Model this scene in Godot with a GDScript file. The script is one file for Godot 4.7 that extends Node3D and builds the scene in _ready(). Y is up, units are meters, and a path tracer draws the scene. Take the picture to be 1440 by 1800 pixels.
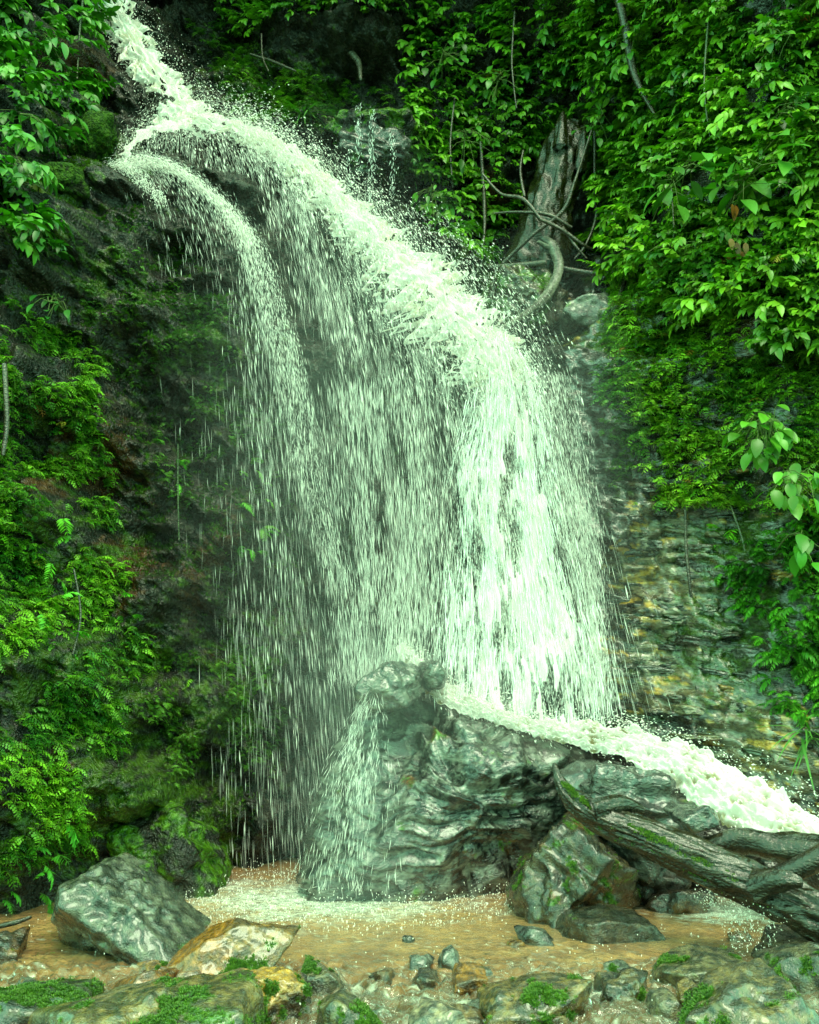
extends Node3D
# A small forest waterfall: camera, sky and sun first, then the cliff and the water, then rocks, wood and plants.

const FOCAL := 1930.0          # lens, in pixels of the 1440 x 1800 photograph
const EYE := Vector3(0, 1.5, 0)
const PITCH := 7.4

# ---------------------------------------------------------------- measuring helpers
func ray(px: float, py: float) -> Vector3:
	var c := cos(deg_to_rad(PITCH))
	var s := sin(deg_to_rad(PITCH))
	var xc := (px - 720.0) / FOCAL
	var yc := (900.0 - py) / FOCAL
	return Vector3(xc, yc * c + s, yc * s - c)

func at(px: float, py: float, d: float) -> Vector3:      # the point seen there, d metres ahead
	var r := ray(px, py)
	return EYE + r * (d / -r.z)

func on_water(px: float, py: float, y := 0.0) -> Vector3:
	var r := ray(px, py)
	return EYE + r * ((y - EYE.y) / r.y)

func on_cliff(px: float, py: float) -> Vector3:
	var d := 5.2
	while d < 12.5:
		var p := at(px, py, d)
		if d >= depth(p.x, p.y):
			return Vector3(p.x, p.y, -depth(p.x, p.y))
		d += 0.03
	return at(px, py, 9.0)

# ---------------------------------------------------------------- mesh building
class Shape:
	var v := PackedVector3Array()
	var n := PackedVector3Array()
	var c := PackedColorArray()
	var i := PackedInt32Array()
	func tri(a: int, b: int, d: int) -> void:
		i.push_back(a); i.push_back(b); i.push_back(d)
	func add(o: Shape, t: Transform3D, tint := Color.WHITE) -> void:
		var base := v.size()
		var nb := t.basis.orthonormalized()
		for k in o.v.size():
			v.push_back(t * o.v[k])
			n.push_back(nb * o.n[k])
			c.push_back(o.c[k] * tint)
		for k in o.i:
			i.push_back(base + k)
	func smooth() -> void:
		n.resize(v.size())
		n.fill(Vector3.ZERO)
		for k in range(0, i.size(), 3):
			var a := v[i[k]]
			var f := (v[i[k + 2]] - a).cross(v[i[k + 1]] - a)
			n[i[k]] += f; n[i[k + 1]] += f; n[i[k + 2]] += f
		for k in n.size():
			n[k] = n[k].normalized() if n[k].length_squared() > 1e-20 else Vector3.UP
	func tube(pts: PackedVector3Array, rad: PackedFloat32Array, sides: int, col: Color) -> void:
		var base := v.size()
		var side := Vector3.ZERO
		for k in pts.size():
			var t := (pts[mini(k + 1, pts.size() - 1)] - pts[maxi(k - 1, 0)]).normalized()
			if side == Vector3.ZERO:
				side = t.cross(Vector3(0.31, 0.2, 0.9)).normalized()
			side = (side - t * side.dot(t)).normalized()
			var up := t.cross(side)
			for q in sides:
				var a := TAU * q / sides
				var d := side * cos(a) + up * sin(a)
				v.push_back(pts[k] + d * rad[k])
				n.push_back(d)
				c.push_back(col)
		for k in pts.size() - 1:
			for q in sides:
				var a := base + k * sides + q
				var b := base + k * sides + (q + 1) % sides
				tri(a, a + sides, b)
				tri(b, a + sides, b + sides)
	func done() -> ArrayMesh:
		var m := ArrayMesh.new()
		var a := []
		a.resize(Mesh.ARRAY_MAX)
		a[Mesh.ARRAY_VERTEX] = v
		a[Mesh.ARRAY_NORMAL] = n
		a[Mesh.ARRAY_COLOR] = c
		a[Mesh.ARRAY_INDEX] = i
		m.add_surface_from_arrays(Mesh.PRIMITIVE_TRIANGLES, a)
		return m

var taken := {}
func numbered(called: String) -> String:
	taken[called] = taken.get(called, -1) + 1
	return called if taken[called] == 0 else "%s_%03d" % [called, taken[called]]

func tag(o: Node, label: String, category := "", group := "", kind := "") -> void:
	if label: o.set_meta("label", label)
	if category: o.set_meta("category", category)
	if group: o.set_meta("group", group)
	if kind: o.set_meta("kind", kind)

func part(called: String, mesh: Mesh, m: Material, parent: Node) -> MeshInstance3D:
	var o := MeshInstance3D.new()
	o.name = called
	o.mesh = mesh
	o.material_override = m
	o.cast_shadow = GeometryInstance3D.SHADOW_CASTING_SETTING_ON
	parent.add_child(o, true)
	return o

func thing(called: String, where: Vector3, label: String, category: String, group := "", kind := "") -> Node3D:
	var o := Node3D.new()
	o.name = numbered(called)
	add_child(o)
	o.position = where
	tag(o, label, category, group, kind)
	return o

func copies(called: String, mesh: Mesh, m: Material, where: Array, tints: Array, parent: Node) -> MultiMeshInstance3D:
	var mm := MultiMesh.new()
	mm.transform_format = MultiMesh.TRANSFORM_3D
	mm.use_colors = tints.size() > 0
	mm.mesh = mesh
	mm.instance_count = where.size()
	for k in where.size():
		mm.set_instance_transform(k, where[k])
		if tints.size() > 0:
			mm.set_instance_color(k, tints[k])
	var o := MultiMeshInstance3D.new()
	o.name = called
	o.multimesh = mm
	o.material_override = m
	o.set_meta("kind", "stuff")
	parent.add_child(o, true)
	return o

# ---------------------------------------------------------------- noise and materials
var rng := RandomNumberGenerator.new()
var soft := FastNoiseLite.new()
var fine := FastNoiseLite.new()
var cell := FastNoiseLite.new()
var ridge := FastNoiseLite.new()
var swirl := FastNoiseLite.new()
var mat := {}

func rnd(a: float, b: float) -> float:
	return rng.randf_range(a, b)

func lin(c: Color) -> Color:
	return c.linear_to_srgb()

func noise_tex(sd: int, freq: float, kind: int, octaves: int, ramp: Array, size := 512, fractal := FastNoiseLite.FRACTAL_FBM) -> NoiseTexture2D:
	var t := NoiseTexture2D.new()
	var f := FastNoiseLite.new()
	f.seed = sd
	f.noise_type = kind
	f.frequency = freq
	f.fractal_type = fractal
	f.fractal_octaves = octaves
	t.noise = f
	t.width = size
	t.height = size
	t.seamless = true
	if ramp.size() > 0:
		var g := Gradient.new()
		g.offsets = PackedFloat32Array(ramp.map(func(r): return r[0]))
		g.colors = PackedColorArray(ramp.map(func(r): return r[1]))
		t.color_ramp = g
	return t

func grey(a: float) -> Color:
	return Color(a, a, a)

func surface(called: String, rough: float, spec := 0.5) -> StandardMaterial3D:
	var m := StandardMaterial3D.new()
	m.resource_name = called
	m.vertex_color_use_as_albedo = true
	m.roughness = rough
	m.metallic_specular = spec
	mat[called] = m
	return m

func triplanar(m: StandardMaterial3D, tex: Texture2D, scale: Vector3, bump: Texture2D = null, bump_cm := 0.0, rough: Texture2D = null) -> void:
	m.uv1_triplanar = true
	m.uv1_world_triplanar = true
	m.uv1_scale = scale
	m.uv1_triplanar_sharpness = 3.0
	if tex: m.albedo_texture = tex
	if bump:
		m.heightmap_enabled = true
		m.heightmap_texture = bump
		m.heightmap_scale = bump_cm
	if rough:
		m.roughness_texture = rough
		m.roughness_texture_channel = BaseMaterial3D.TEXTURE_CHANNEL_RED

func make_materials() -> void:
	var S := FastNoiseLite.TYPE_SIMPLEX_SMOOTH
	var C := FastNoiseLite.TYPE_CELLULAR
	var speckle := noise_tex(3, 0.02, S, 5, [[0.0, grey(0.45)], [0.35, grey(0.72)], [0.55, grey(0.92)], [0.75, grey(1.0)], [1.0, Color(1.0, 0.97, 0.9)]])
	var crags := noise_tex(5, 0.012, S, 6, [[0.0, grey(0.0)], [1.0, grey(1.0)]], 1024, FastNoiseLite.FRACTAL_RIDGED)
	var lumps := noise_tex(7, 0.03, S, 5, [])
	var wet := noise_tex(9, 0.015, S, 4, [[0.0, grey(0.10)], [0.45, grey(0.18)], [0.7, grey(0.3)], [1.0, grey(0.5)]])
	var grit := noise_tex(41, 0.035, S, 6, [[0.0, grey(0.0)], [1.0, grey(1.0)]], 1024)
	var damp := noise_tex(43, 0.02, S, 5, [[0.0, grey(0.12)], [0.45, grey(0.22)], [0.7, grey(0.36)], [1.0, grey(0.6)]])
	var m := surface("wet rock", 1.0, 0.55)
	triplanar(m, speckle, Vector3(2.2, 2.2, 2.2), grit, 0.6, damp)
	m = surface("cliff rock", 1.0, 0.4)
	triplanar(m, speckle, Vector3(1.7, 1.7, 1.7), crags, 1.6, wet)
	m = surface("strata rock", 1.0, 0.7)
	triplanar(m, speckle, Vector3(1.2, 3.2, 1.2), crags, 1.0, wet)
	m = surface("boulder rock", 1.0, 0.62)
	var sheen := noise_tex(15, 0.012, S, 4, [[0.0, grey(0.07)], [0.5, grey(0.14)], [0.75, grey(0.24)], [1.0, grey(0.4)]])
	triplanar(m, speckle, Vector3(1.5, 2.8, 1.5), crags, 0.7, sheen)
	m = surface("bark", 1.0, 0.5)
	triplanar(m, speckle, Vector3(2.4, 4.0, 2.4), lumps, 0.5, wet)
	for wetted in ["wet rock", "strata rock", "boulder rock", "bark"]:
		mat[wetted].clearcoat_enabled = true
		mat[wetted].clearcoat = {"bark": 0.15, "wet rock": 0.5}.get(wetted, 0.5)
		mat[wetted].clearcoat_roughness = 0.14
	m = surface("moss", 0.85, 0.3)
	var moss_grain := noise_tex(21, 0.06, S, 4, [[0.0, grey(0.35)], [0.5, grey(0.8)], [1.0, grey(1.0)]])
	triplanar(m, moss_grain, Vector3(2.5, 2.5, 2.5), lumps, 3.0)
	# leaves
	m = surface("leaf", 0.38, 0.42)
	m.backlight_enabled = true
	m.backlight = lin(Color(0.25, 0.5, 0.08))
	m = surface("small leaf", 0.5, 0.4)
	m.backlight_enabled = true
	m.backlight = lin(Color(0.25, 0.5, 0.06))
	m = surface("stem", 0.6, 0.4)
	# water
	m = surface("white water", 0.45, 0.5)
	m.backlight_enabled = true
	m.backlight = lin(Color(0.8, 0.8, 0.8))
	m = surface("drop", 0.3, 0.5)
	m.albedo_color = lin(Color(0.95, 0.89, 0.87))
	m.backlight_enabled = true
	m.backlight = lin(Color(0.9, 0.9, 0.9))
	m = surface("fine spray", 0.3, 0.5)
	m.transparency = BaseMaterial3D.TRANSPARENCY_ALPHA
	m.albedo_color = Color(0.97, 0.95, 0.94, 0.5)
	m.backlight_enabled = true
	m.backlight = lin(Color(0.8, 0.8, 0.8))
	m = surface("pool water", 0.5, 0.3)
	m.transparency = BaseMaterial3D.TRANSPARENCY_ALPHA
	var ripple := noise_tex(31, 0.02, S, 4, [])
	var silt := noise_tex(33, 0.01, S, 5, [[0.0, grey(0.7)], [0.5, grey(0.9)], [1.0, grey(1.0)]])
	triplanar(m, silt, Vector3(2.0, 1.0, 2.0))
	m = surface("clear water", 0.05, 0.5)
	m.vertex_color_use_as_albedo = false
	m.transparency = BaseMaterial3D.TRANSPARENCY_ALPHA
	m.albedo_color = Color(0.8, 0.9, 0.8, 0.04)
	triplanar(m, null, Vector3(2.2, 1.0, 2.2), ripple, 1.0)

# ---------------------------------------------------------------- the cliff, a relief z = -depth(x, y)
const X0 := -4.7
const X1 := 4.7
const Y0 := -0.6
const Y1 := 10.4
const STEP := 0.02
var nx := 0
var ny := 0
var relief := PackedFloat32Array()
const KNOTS := [
	[100, -330, 8.6], [300, -330, 9.3], [500, -300, 9.3], [700, -300, 9.2], [900, -300, 8.9], [1100, -300, 8.3], [1400, -300, 7.2], [300, -200, 10.3], [500, -160, 10.1], [700, -160, 9.9], [900, -160, 9.6],
	[-200, -100, 7.4], [-200, 300, 6.6], [-200, 700, 6.2], [-200, 1100, 5.9], [-200, 1500, 5.8],
	[130, -20, 10.0], [0, -100, 8.6], [0, 0, 8.4], [0, 150, 7.9], [0, 300, 7.4], [0, 450, 7.1], [0, 600, 7.0], [0, 900, 6.8], [0, 1200, 6.5], [0, 1380, 6.4], [0, 1520, 6.5], [0, 1600, 6.6],
	[100, -50, 9.6], [100, 60, 9.4], [100, 180, 8.6], [100, 300, 7.9], [100, 420, 7.5], [100, 600, 7.4], [100, 800, 7.3], [100, 1000, 7.1], [100, 1200, 6.8], [100, 1400, 6.6], [100, 1550, 6.9],
	[170, 60, 10.2], [190, 180, 9.6], [180, 250, 8.7], [180, 340, 8.2], [200, 450, 7.9], [200, 650, 7.8], [200, 850, 7.7], [200, 1050, 7.4], [200, 1250, 7.0], [200, 1400, 6.8], [200, 1540, 7.0],
	[250, 0, 11.0], [280, 120, 10.4], [280, 230, 9.3], [280, 300, 8.7], [300, 450, 8.15], [300, 700, 8.0], [300, 950, 7.9], [300, 1150, 7.7], [300, 1300, 7.6], [300, 1450, 7.5], [300, 1550, 7.5],
	[380, -50, 11.2], [380, 80, 10.9], [400, 180, 10.2], [400, 260, 9.1], [400, 350, 8.5], [400, 500, 8.2], [400, 800, 8.1], [400, 1100, 8.0], [400, 1350, 8.1], [400, 1520, 8.0],
	[520, -50, 10.5], [520, 10, 10.6], [520, 70, 11.9], [520, 150, 10.6], [530, 240, 9.9], [540, 310, 9.1], [550, 430, 8.5], [550, 700, 8.2], [550, 1000, 8.2], [550, 1300, 8.3], [550, 1530, 8.3],
	[640, -50, 10.1], [640, 10, 10.2], [640, 90, 12.0], [640, 180, 10.7], [650, 240, 10.0], [660, 330, 9.9], [660, 420, 8.9], [680, 550, 8.4], [680, 800, 8.2], [680, 1100, 8.2], [680, 1400, 8.2],
	[760, -50, 10.6], [760, 100, 10.6], [760, 250, 10.1], [760, 380, 10.0], [770, 470, 9.4], [780, 560, 8.6], [780, 750, 8.2], [780, 1000, 8.2], [780, 1250, 8.1],
	[870, -50, 10.4], [870, 150, 10.4], [870, 300, 10.3], [870, 430, 10.3], [870, 520, 9.7], [880, 590, 9.0], [880, 660, 8.3], [880, 900, 8.2], [880, 1200, 8.1],
	[980, -50, 9.8], [980, 100, 10.2], [990, 260, 10.7], [990, 400, 10.8], [980, 500, 10.1], [980, 570, 9.2], [980, 640, 8.4], [980, 800, 8.25], [980, 1000, 8.2], [980, 1300, 8.0],
	[1060, -50, 9.4], [1060, 150, 9.7], [1050, 300, 10.6], [1050, 430, 10.5], [1060, 510, 9.6], [1060, 580, 8.7], [1060, 650, 8.3], [1060, 850, 8.2], [1060, 1050, 8.1], [1060, 1250, 7.9],
	[1140, -50, 9.2], [1140, 150, 9.3], [1140, 320, 9.2], [1140, 450, 8.8], [1140, 560, 8.3], [1140, 700, 8.1], [1140, 900, 8.0], [1140, 1100, 7.9], [1140, 1300, 7.6],
	[1260, -50, 8.8], [1260, 150, 8.7], [1260, 320, 8.4], [1260, 500, 8.1], [1260, 700, 7.9], [1260, 900, 7.85], [1260, 1100, 7.7], [1260, 1300, 7.4], [1260, 1420, 7.2],
	[1400, -50, 8.2], [1400, 150, 8.0], [1400, 350, 7.8], [1400, 550, 7.6], [1400, 750, 7.5], [1400, 950, 7.4], [1400, 1150, 7.3], [1400, 1350, 7.0],
	[1600, -50, 7.4], [1600, 200, 7.2], [1600, 500, 7.0], [1600, 900, 6.8], [1600, 1200, 6.7], [1600, 1450, 6.5],
]
# [px, py, radius px, strength]
const MOSSY := [[170, 240, 70, 1.0], [100, 310, 70, 1.0], [60, 420, 60, 0.6], [230, 300, 40, 0.7], [450, 150, 80, 0.9], [520, 175, 70, 1.0], [420, 90, 60, 0.7], [600, 215, 50, 0.6], [870, 500, 70, 0.9],
	[1100, 590, 60, 1.3], [1140, 640, 60, 0.8], [60, 800, 150, 0.5], [100, 1000, 150, 0.6], [130, 1200, 130, 0.9], [200, 1300, 110, 0.7], [250, 1430, 110, 0.9], [340, 1480, 80, 0.9], [380, 1250, 110, 0.7], [430, 1130, 80, 0.5],
	[330, 1000, 60, 0.3], [360, 600, 90, 0.5], [420, 720, 80, 0.4], [1290, 960, 90, 0.9], [1260, 1130, 90, 0.9], [1350, 1100, 90, 0.8], [1280, 1200, 60, 0.7], [140, 600, 80, 0.4], [180, 480, 80, 0.6], [1250, 700, 140, 0.6], [1330, 500, 200, 0.5], [900, 250, 200, 0.3], [60, 1480, 90, 0.7]]
const EARTHY := [[150, 800, 90, 1.0], [100, 700, 60, 0.6], [260, 860, 80, 0.5], [400, 1000, 120, 0.6], [240, 1000, 80, 0.8], [160, 150, 60, 0.7], [1260, 770, 70, 1.2], [1360, 640, 90, 0.7], [1330, 930, 80, 0.6], [330, 1060, 60, 0.6], [40, 1350, 80, 0.6], [820, 350, 120, 0.6], [1300, 1330, 120, 0.6]]
const PALE := [[1180, 950, 90, 1.0], [1150, 1000, 80, 0.9], [1240, 1030, 70, 0.7], [1200, 1080, 90, 0.9], [1170, 1170, 100, 0.9], [1310, 1290, 90, 0.9], [1380, 1350, 80, 0.8], [1330, 920, 110, 0.7], [1080, 1150, 90, 0.4], [640, 230, 70, 0.4], [1000, 560, 70, 0.8]]

func smoothed(a: float, b: float, x: float) -> float:
	return smoothstep(a, b, x)

func depth(x: float, y: float) -> float:
	var fx := clampf((x - X0) / STEP, 0.0, nx - 1.001)
	var fy := clampf((y - Y0) / STEP, 0.0, ny - 1.001)
	var ix := int(fx)
	var iy := int(fy)
	fx -= ix
	fy -= iy
	var k := iy * nx + ix
	return lerpf(lerpf(relief[k], relief[k + 1], fx), lerpf(relief[k + nx], relief[k + nx + 1], fx), fy)

func facing(x: float, y: float, e := 0.06) -> Vector3:
	return Vector3((depth(x + e, y) - depth(x - e, y)) / (2 * e), (depth(x, y + e) - depth(x, y - e)) / (2 * e), 1).normalized()

func hash2(a: int, b: int) -> float:
	var h := (a * 374761393 + b * 668265263) & 0x7fffffff
	h = ((h ^ (h >> 13)) * 1274126177) & 0x7fffffff
	return float((h ^ (h >> 16)) & 0xffff) / 65535.0

func beds(x: float, y: float) -> float:          # layered rock: every bed stands out by its own amount
	var yy := y + 0.06 * x + soft.get_noise_2d(x * 0.9, y * 1.5) * 0.10
	var t := yy / 0.085
	t += 0.35 * sin(t * 0.9)
	var k := int(floor(t))
	var f := t - k
	var xs := x / 0.42 + hash2(k, 7) * 3.0 + soft.get_noise_2d(x * 2.0 + 9.0, y * 2.0) * 0.5
	var j := int(floor(xs))
	var g := xs - j
	var out := hash2(k, j)
	var edge := minf(minf(f, 1.0 - f) * 6.0, 1.0) * minf(minf(g, 1.0 - g) * 9.0, 1.0)
	return out * 0.075 * smoothed(0.0, 1.0, edge) + 0.02 * hash2(k, 31)

func blob_list(list: Array) -> Array:
	var out := []
	for b in list:
		var p := on_cliff(b[0], b[1])
		out.append([Vector2(p.x, p.y), float(b[2]) * -p.z / FOCAL, float(b[3])])
	return out

func blobs(list: Array, x: float, y: float) -> float:
	var s := 0.0
	for b in list:
		var r: float = b[1]
		var dx: float = x - b[0].x
		if absf(dx) > r * 2.2: continue
		var dy: float = y - b[0].y
		if absf(dy) > r * 2.2: continue
		s = maxf(s, b[2] * exp(-(dx * dx + dy * dy) / (r * r)))
	return s

func make_cliff() -> void:
	nx = int((X1 - X0) / STEP) + 1
	ny = int((Y1 - Y0) / STEP) + 1
	relief.resize(nx * ny)
	# a coarse sheet through the knots
	var cs := 0.1
	var cx := int((X1 - X0) / cs) + 3
	var cy := int((Y1 - Y0) / cs) + 3
	var kp := PackedVector3Array()
	for k in KNOTS:
		var p := at(k[0], k[1], k[2])
		kp.push_back(Vector3(p.x, p.y, k[2]))
	var coarse := PackedFloat32Array()
	coarse.resize(cx * cy)
	for j in cy:
		for i in cx:
			var x := X0 + i * cs
			var y := Y0 + j * cs
			var sw := 1e-9
			var sd := 0.0
			for k in kp:
				var q := (k.x - x) * (k.x - x) + (k.y - y) * (k.y - y)
				var w := 1.0 / (pow(q / 0.06, 2.2) + 0.02)
				sw += w
				sd += w * k.z
			coarse[j * cx + i] = sd / sw
	for j in ny:
		var y := Y0 + j * STEP
		for i in nx:
			var x := X0 + i * STEP
			var fx := (x - X0) / cs
			var fy := (y - Y0) / cs
			var ix := int(fx)
			var iy := int(fy)
			fx -= ix
			fy -= iy
			fx = fx * fx * (3 - 2 * fx)
			fy = fy * fy * (3 - 2 * fy)
			var k := iy * cx + ix
			var d := lerpf(lerpf(coarse[k], coarse[k + 1], fx), lerpf(coarse[k + cx], coarse[k + cx + 1], fx), fy)
			var east := smoothed(1.0, 1.7, x + 0.25 * soft.get_noise_2d(y * 1.5, 3.0)) * smoothed(4.6, 3.6, y)
			var rough := 1.0 - 0.6 * east
			d -= rough * (soft.get_noise_2d(x * 0.9, y * 0.9) * 0.30 + ridge.get_noise_2d(x * 1.4 + 5.0, y * 1.4 + y * 0.6) * 0.14)
			d -= rough * (cell.get_noise_2d(x * 1.9 + y * 0.8, y * 2.3 - x * 0.9) * 0.13)
			d -= fine.get_noise_2d(x * 5.0, y * 5.0) * 0.045 + fine.get_noise_2d(x * 17.0 + 3.0, y * 17.0) * 0.016
			if east > 0.01:
				d -= east * beds(x, y)
			elif x < 1.0:
				d -= 0.75 * beds(x * 0.75 - y * 0.6 + 3.0, y * 0.8 + x * 0.62 + 1.0) * (0.5 + 0.9 * absf(soft.get_noise_2d(x * 0.8 + 77.0, y * 0.8)))
			relief[j * nx + i] = d

func cliff_colour(x: float, y: float, lists: Array) -> Color:
	var a := soft.get_noise_2d(x * 1.7 + 11.0, y * 1.7) * 1.6
	var b := fine.get_noise_2d(x * 6.0 + 40.0, y * 6.0) * 1.5
	var c := fine.get_noise_2d(x * 24.0, y * 24.0 + 17.0) * 1.6
	var col := Color(0.008, 0.008, 0.006).lerp(Color(0.040, 0.036, 0.026), clampf(0.45 + 0.5 * b + 0.3 * c, 0, 1))
	var earth := blobs(lists[1], x, y)
	col = col.lerp(Color(0.07, 0.03, 0.010).lerp(Color(0.03, 0.015, 0.006), clampf(0.5 + b, 0, 1)), smoothed(0.35, 0.55, earth + 0.35 * a + 0.2 * c - 0.1))
	var pale := blobs(lists[2], x, y)
	var bed := fine.get_noise_2d(x * 2.0 + 60.0, y * 13.0) * 1.6
	col = col.lerp(Color(0.26, 0.235, 0.15).lerp(Color(0.08, 0.055, 0.025), clampf(0.5 + 0.7 * bed + 0.4 * c, 0, 1)), smoothed(0.4, 0.6, pale + 0.35 * bed + 0.2 * c))
	if pale > 0.3:
		col = col.lerp(Color(0.50, 0.30, 0.06), smoothed(0.50, 0.62, soft.get_noise_2d(x * 3.0 + 70.0, y * 9.0) * 1.5 + 0.25 * c + 0.1 * pale))
	var moss := blobs(lists[0], x, y)
	var green := Color(0.014, 0.036, 0.004).lerp(Color(0.055, 0.10, 0.009), clampf(0.45 + 0.6 * c + 0.4 * b, 0, 1))
	return col.lerp(green, smoothed(0.42, 0.6, moss + 0.4 * b + 0.3 * c + 0.1 * a))

func draw_cliff() -> void:
	var lists := [blob_list(MOSSY), blob_list(EARTHY), blob_list(PALE)]
	var root := thing("cliff", Vector3.ZERO, "dark wet rock cliff with moss behind and beside the waterfall", "cliff", "", "structure")
	# east of this column the rock lies in beds
	var split := int((1.25 - X0) / STEP)
	for side in 2:
		var i0 := 0 if side == 0 else split
		var i1 := split if side == 0 else nx - 1
		var s := Shape.new()
		var w := i1 - i0 + 1
		s.v.resize(w * ny)
		s.n.resize(w * ny)
		s.c.resize(w * ny)
		for j in ny:
			for i in range(i0, i1 + 1):
				var x := X0 + i * STEP
				var y := Y0 + j * STEP
				var k := j * nx + i
				var q := j * w + i - i0
				s.v[q] = Vector3(x, y, -relief[k])
				var l := relief[k - 1] if i > 0 else relief[k]
				var r := relief[k + 1] if i < nx - 1 else relief[k]
				var b := relief[k - nx] if j > 0 else relief[k]
				var t := relief[k + nx] if j < ny - 1 else relief[k]
				s.n[q] = Vector3((r - l) / (2 * STEP), (t - b) / (2 * STEP), 1).normalized()
				s.c[q] = cliff_colour(x, y, lists)
		for j in ny - 1:
			for i in w - 1:
				var a := j * w + i
				s.tri(a, a + w, a + 1)
				s.tri(a + 1, a + w, a + w + 1)
		var o := part("rock_face" if side == 0 else "bedded_rock_face", s.done(), mat["cliff rock" if side == 0 else "strata rock"], root)
		if side == 1: tag(o, "pale brown thinly bedded rock face with yellow lichen")
	make_slabs(root)

func make_slabs(root: Node) -> void:
	# single beds that stand out of the face on the right, each a piece of its own
	var shapes := []
	for k in 7:
		var r := RandomNumberGenerator.new()
		r.seed = 300 + k
		var s := Shape.new()
		var ball := sphere(3)
		var planes := []
		for n in [Vector3(1, 0.1, 0), Vector3(-1, 0, 0.2), Vector3(0, 1, 0.1), Vector3(0, -1, 0.1), Vector3(0, 0, 1), Vector3(0, 0, -1), Vector3(0.7, 0.2, 0.7), Vector3(-0.7, -0.1, 0.6), Vector3(0.3, 0.8, 0.5)]:
			planes.append([(n + Vector3(r.randf_range(-0.25, 0.25), r.randf_range(-0.15, 0.15), r.randf_range(-0.2, 0.2))).normalized(), r.randf_range(0.75, 1.0)])
		for dir in ball[0]:
			var sum := 0.0
			for q in planes:
				var c: float = dir.dot(q[0])
				if c > 0.02: sum += pow(c / q[1], 26.0)
			var p: Vector3 = dir * pow(sum, -1.0 / 26.0)
			p += dir * fine.get_noise_3d(p.x * 2.0 + k * 9.0, p.y * 2.0, p.z * 2.0) * 0.22
			s.v.push_back(p)
			var g := clampf(0.85 + 0.7 * fine.get_noise_3d(p.x * 4.0, p.y * 4.0 + k, p.z * 4.0), 0.3, 1.0)
			s.c.push_back(Color(g, g, g))
		s.i = ball[1]
		s.smooth()
		shapes.append(s.done())
	var skins := []
	for c in [Color(0.20, 0.17, 0.09), Color(0.09, 0.07, 0.04), Color(0.03, 0.027, 0.017), Color(0.36, 0.20, 0.04), Color(0.03, 0.05, 0.010), Color(0.07, 0.075, 0.06)]:
		var m: StandardMaterial3D = mat["strata rock"].duplicate()
		m.albedo_color = lin(c)
		skins.append(m)
	for k in 190:
		var px := rnd(1075, 1440)
		var py := rnd(640, 1370)
		if py < 880 and rng.randf() < 0.6: continue
		if px > 1330 and py < 1250 and rng.randf() < 0.6: continue
		var p := on_cliff(px, py)
		var n := facing(p.x, p.y, 0.15)
		var o := part("rock_slab", shapes[k % 7], skins[[0, 0, 1, 1, 2, 2, 3, 4, 5, 5][rng.randi() % 10] if px > 1170 else [2, 2, 4, 5][rng.randi() % 4]], root)
		var half := Vector3(rnd(0.05, 0.2), rnd(0.014, 0.045), rnd(0.05, 0.09))
		o.transform = Transform3D((Basis(Vector3.UP, atan2(n.x, n.z) * 0.7 + rnd(-0.2, 0.2)) * Basis(Vector3.BACK, rnd(-0.12, 0.05))).scaled_local(half), p - n * half.z * rnd(0.6, 0.95))

# ---------------------------------------------------------------- water
func path_point(path: Array, t: float) -> Array:      # Catmull-Rom through [px, py, d, half width px] -> [place, half width m]
	var n := path.size() - 1
	var f := clampf(t, 0.0, 1.0) * n
	var k := mini(int(f), n - 1)
	var u := f - k
	var p := []
	for q in [-1, 0, 1, 2]:
		var e: Array = path[clampi(k + q, 0, n)]
		p.append(at(e[0], e[1], e[2]))
	var w0: float = path[k][3] * path[k][2] / FOCAL
	var w1: float = path[k + 1][3] * path[k + 1][2] / FOCAL
	var pos: Vector3 = 0.5 * (2.0 * p[1] + (p[2] - p[0]) * u + (2.0 * p[0] - 5.0 * p[1] + 4.0 * p[2] - p[3]) * u * u + (3.0 * p[1] - p[0] - 3.0 * p[2] + p[3]) * u * u * u)
	return [pos, lerpf(w0, w1, u)]

const MAIN := [[165, -80, 10.2, 40], [200, 15, 10.05, 36], [243, 92, 9.85, 40], [290, 160, 9.6, 46], [345, 212, 9.25, 42], [430, 232, 9.0, 27], [500, 270, 8.85, 32], [570, 335, 8.7, 42], [640, 408, 8.55, 56], [710, 480, 8.4, 74], [775, 548, 8.25, 84], [842, 615, 8.1, 74], [892, 690, 7.95, 48]]
const BRANCH := [[345, 208, 9.2, 14], [290, 216, 9.05, 14], [245, 236, 8.9, 10], [215, 268, 8.7, 8]]
const ARC := [[150, 335, 8.05, 6], [190, 300, 8.2, 8], [250, 284, 8.3, 9], [310, 298, 8.3, 8], [370, 340, 8.25, 8], [420, 395, 8.15, 10], [455, 460, 8.05, 12], [485, 550, 7.95, 12], [510, 640, 7.9, 12], [530, 740, 7.9, 12], [552, 850, 7.85, 9], [585, 975, 7.85, 7]]
const ARC_TWO := [[215, 285, 8.2, 6], [250, 315, 8.2, 8], [285, 350, 8.1, 7]]
const RIM := [[700, 1130, 7.6, 10], [745, 1180, 7.5, 20], [800, 1225, 7.4, 22], [870, 1250, 7.3, 16], [950, 1275, 7.25, 18], [1040, 1290, 7.2, 26], [1110, 1305, 7.1, 34], [1180, 1335, 6.95, 44], [1260, 1375, 6.75, 52], [1340, 1420, 6.5, 52], [1430, 1470, 6.25, 46], [1540, 1530, 6.0, 46]]

func froth(x: float, y: float, z: float) -> float:
	return soft.get_noise_3d(x * 4.0, y * 4.0, z * 4.0) * 0.9 + 0.55 * (0.5 - 2.0 * absf(swirl.get_noise_3d(x * 12.0, y * 12.0, z * 12.0)))

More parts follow.
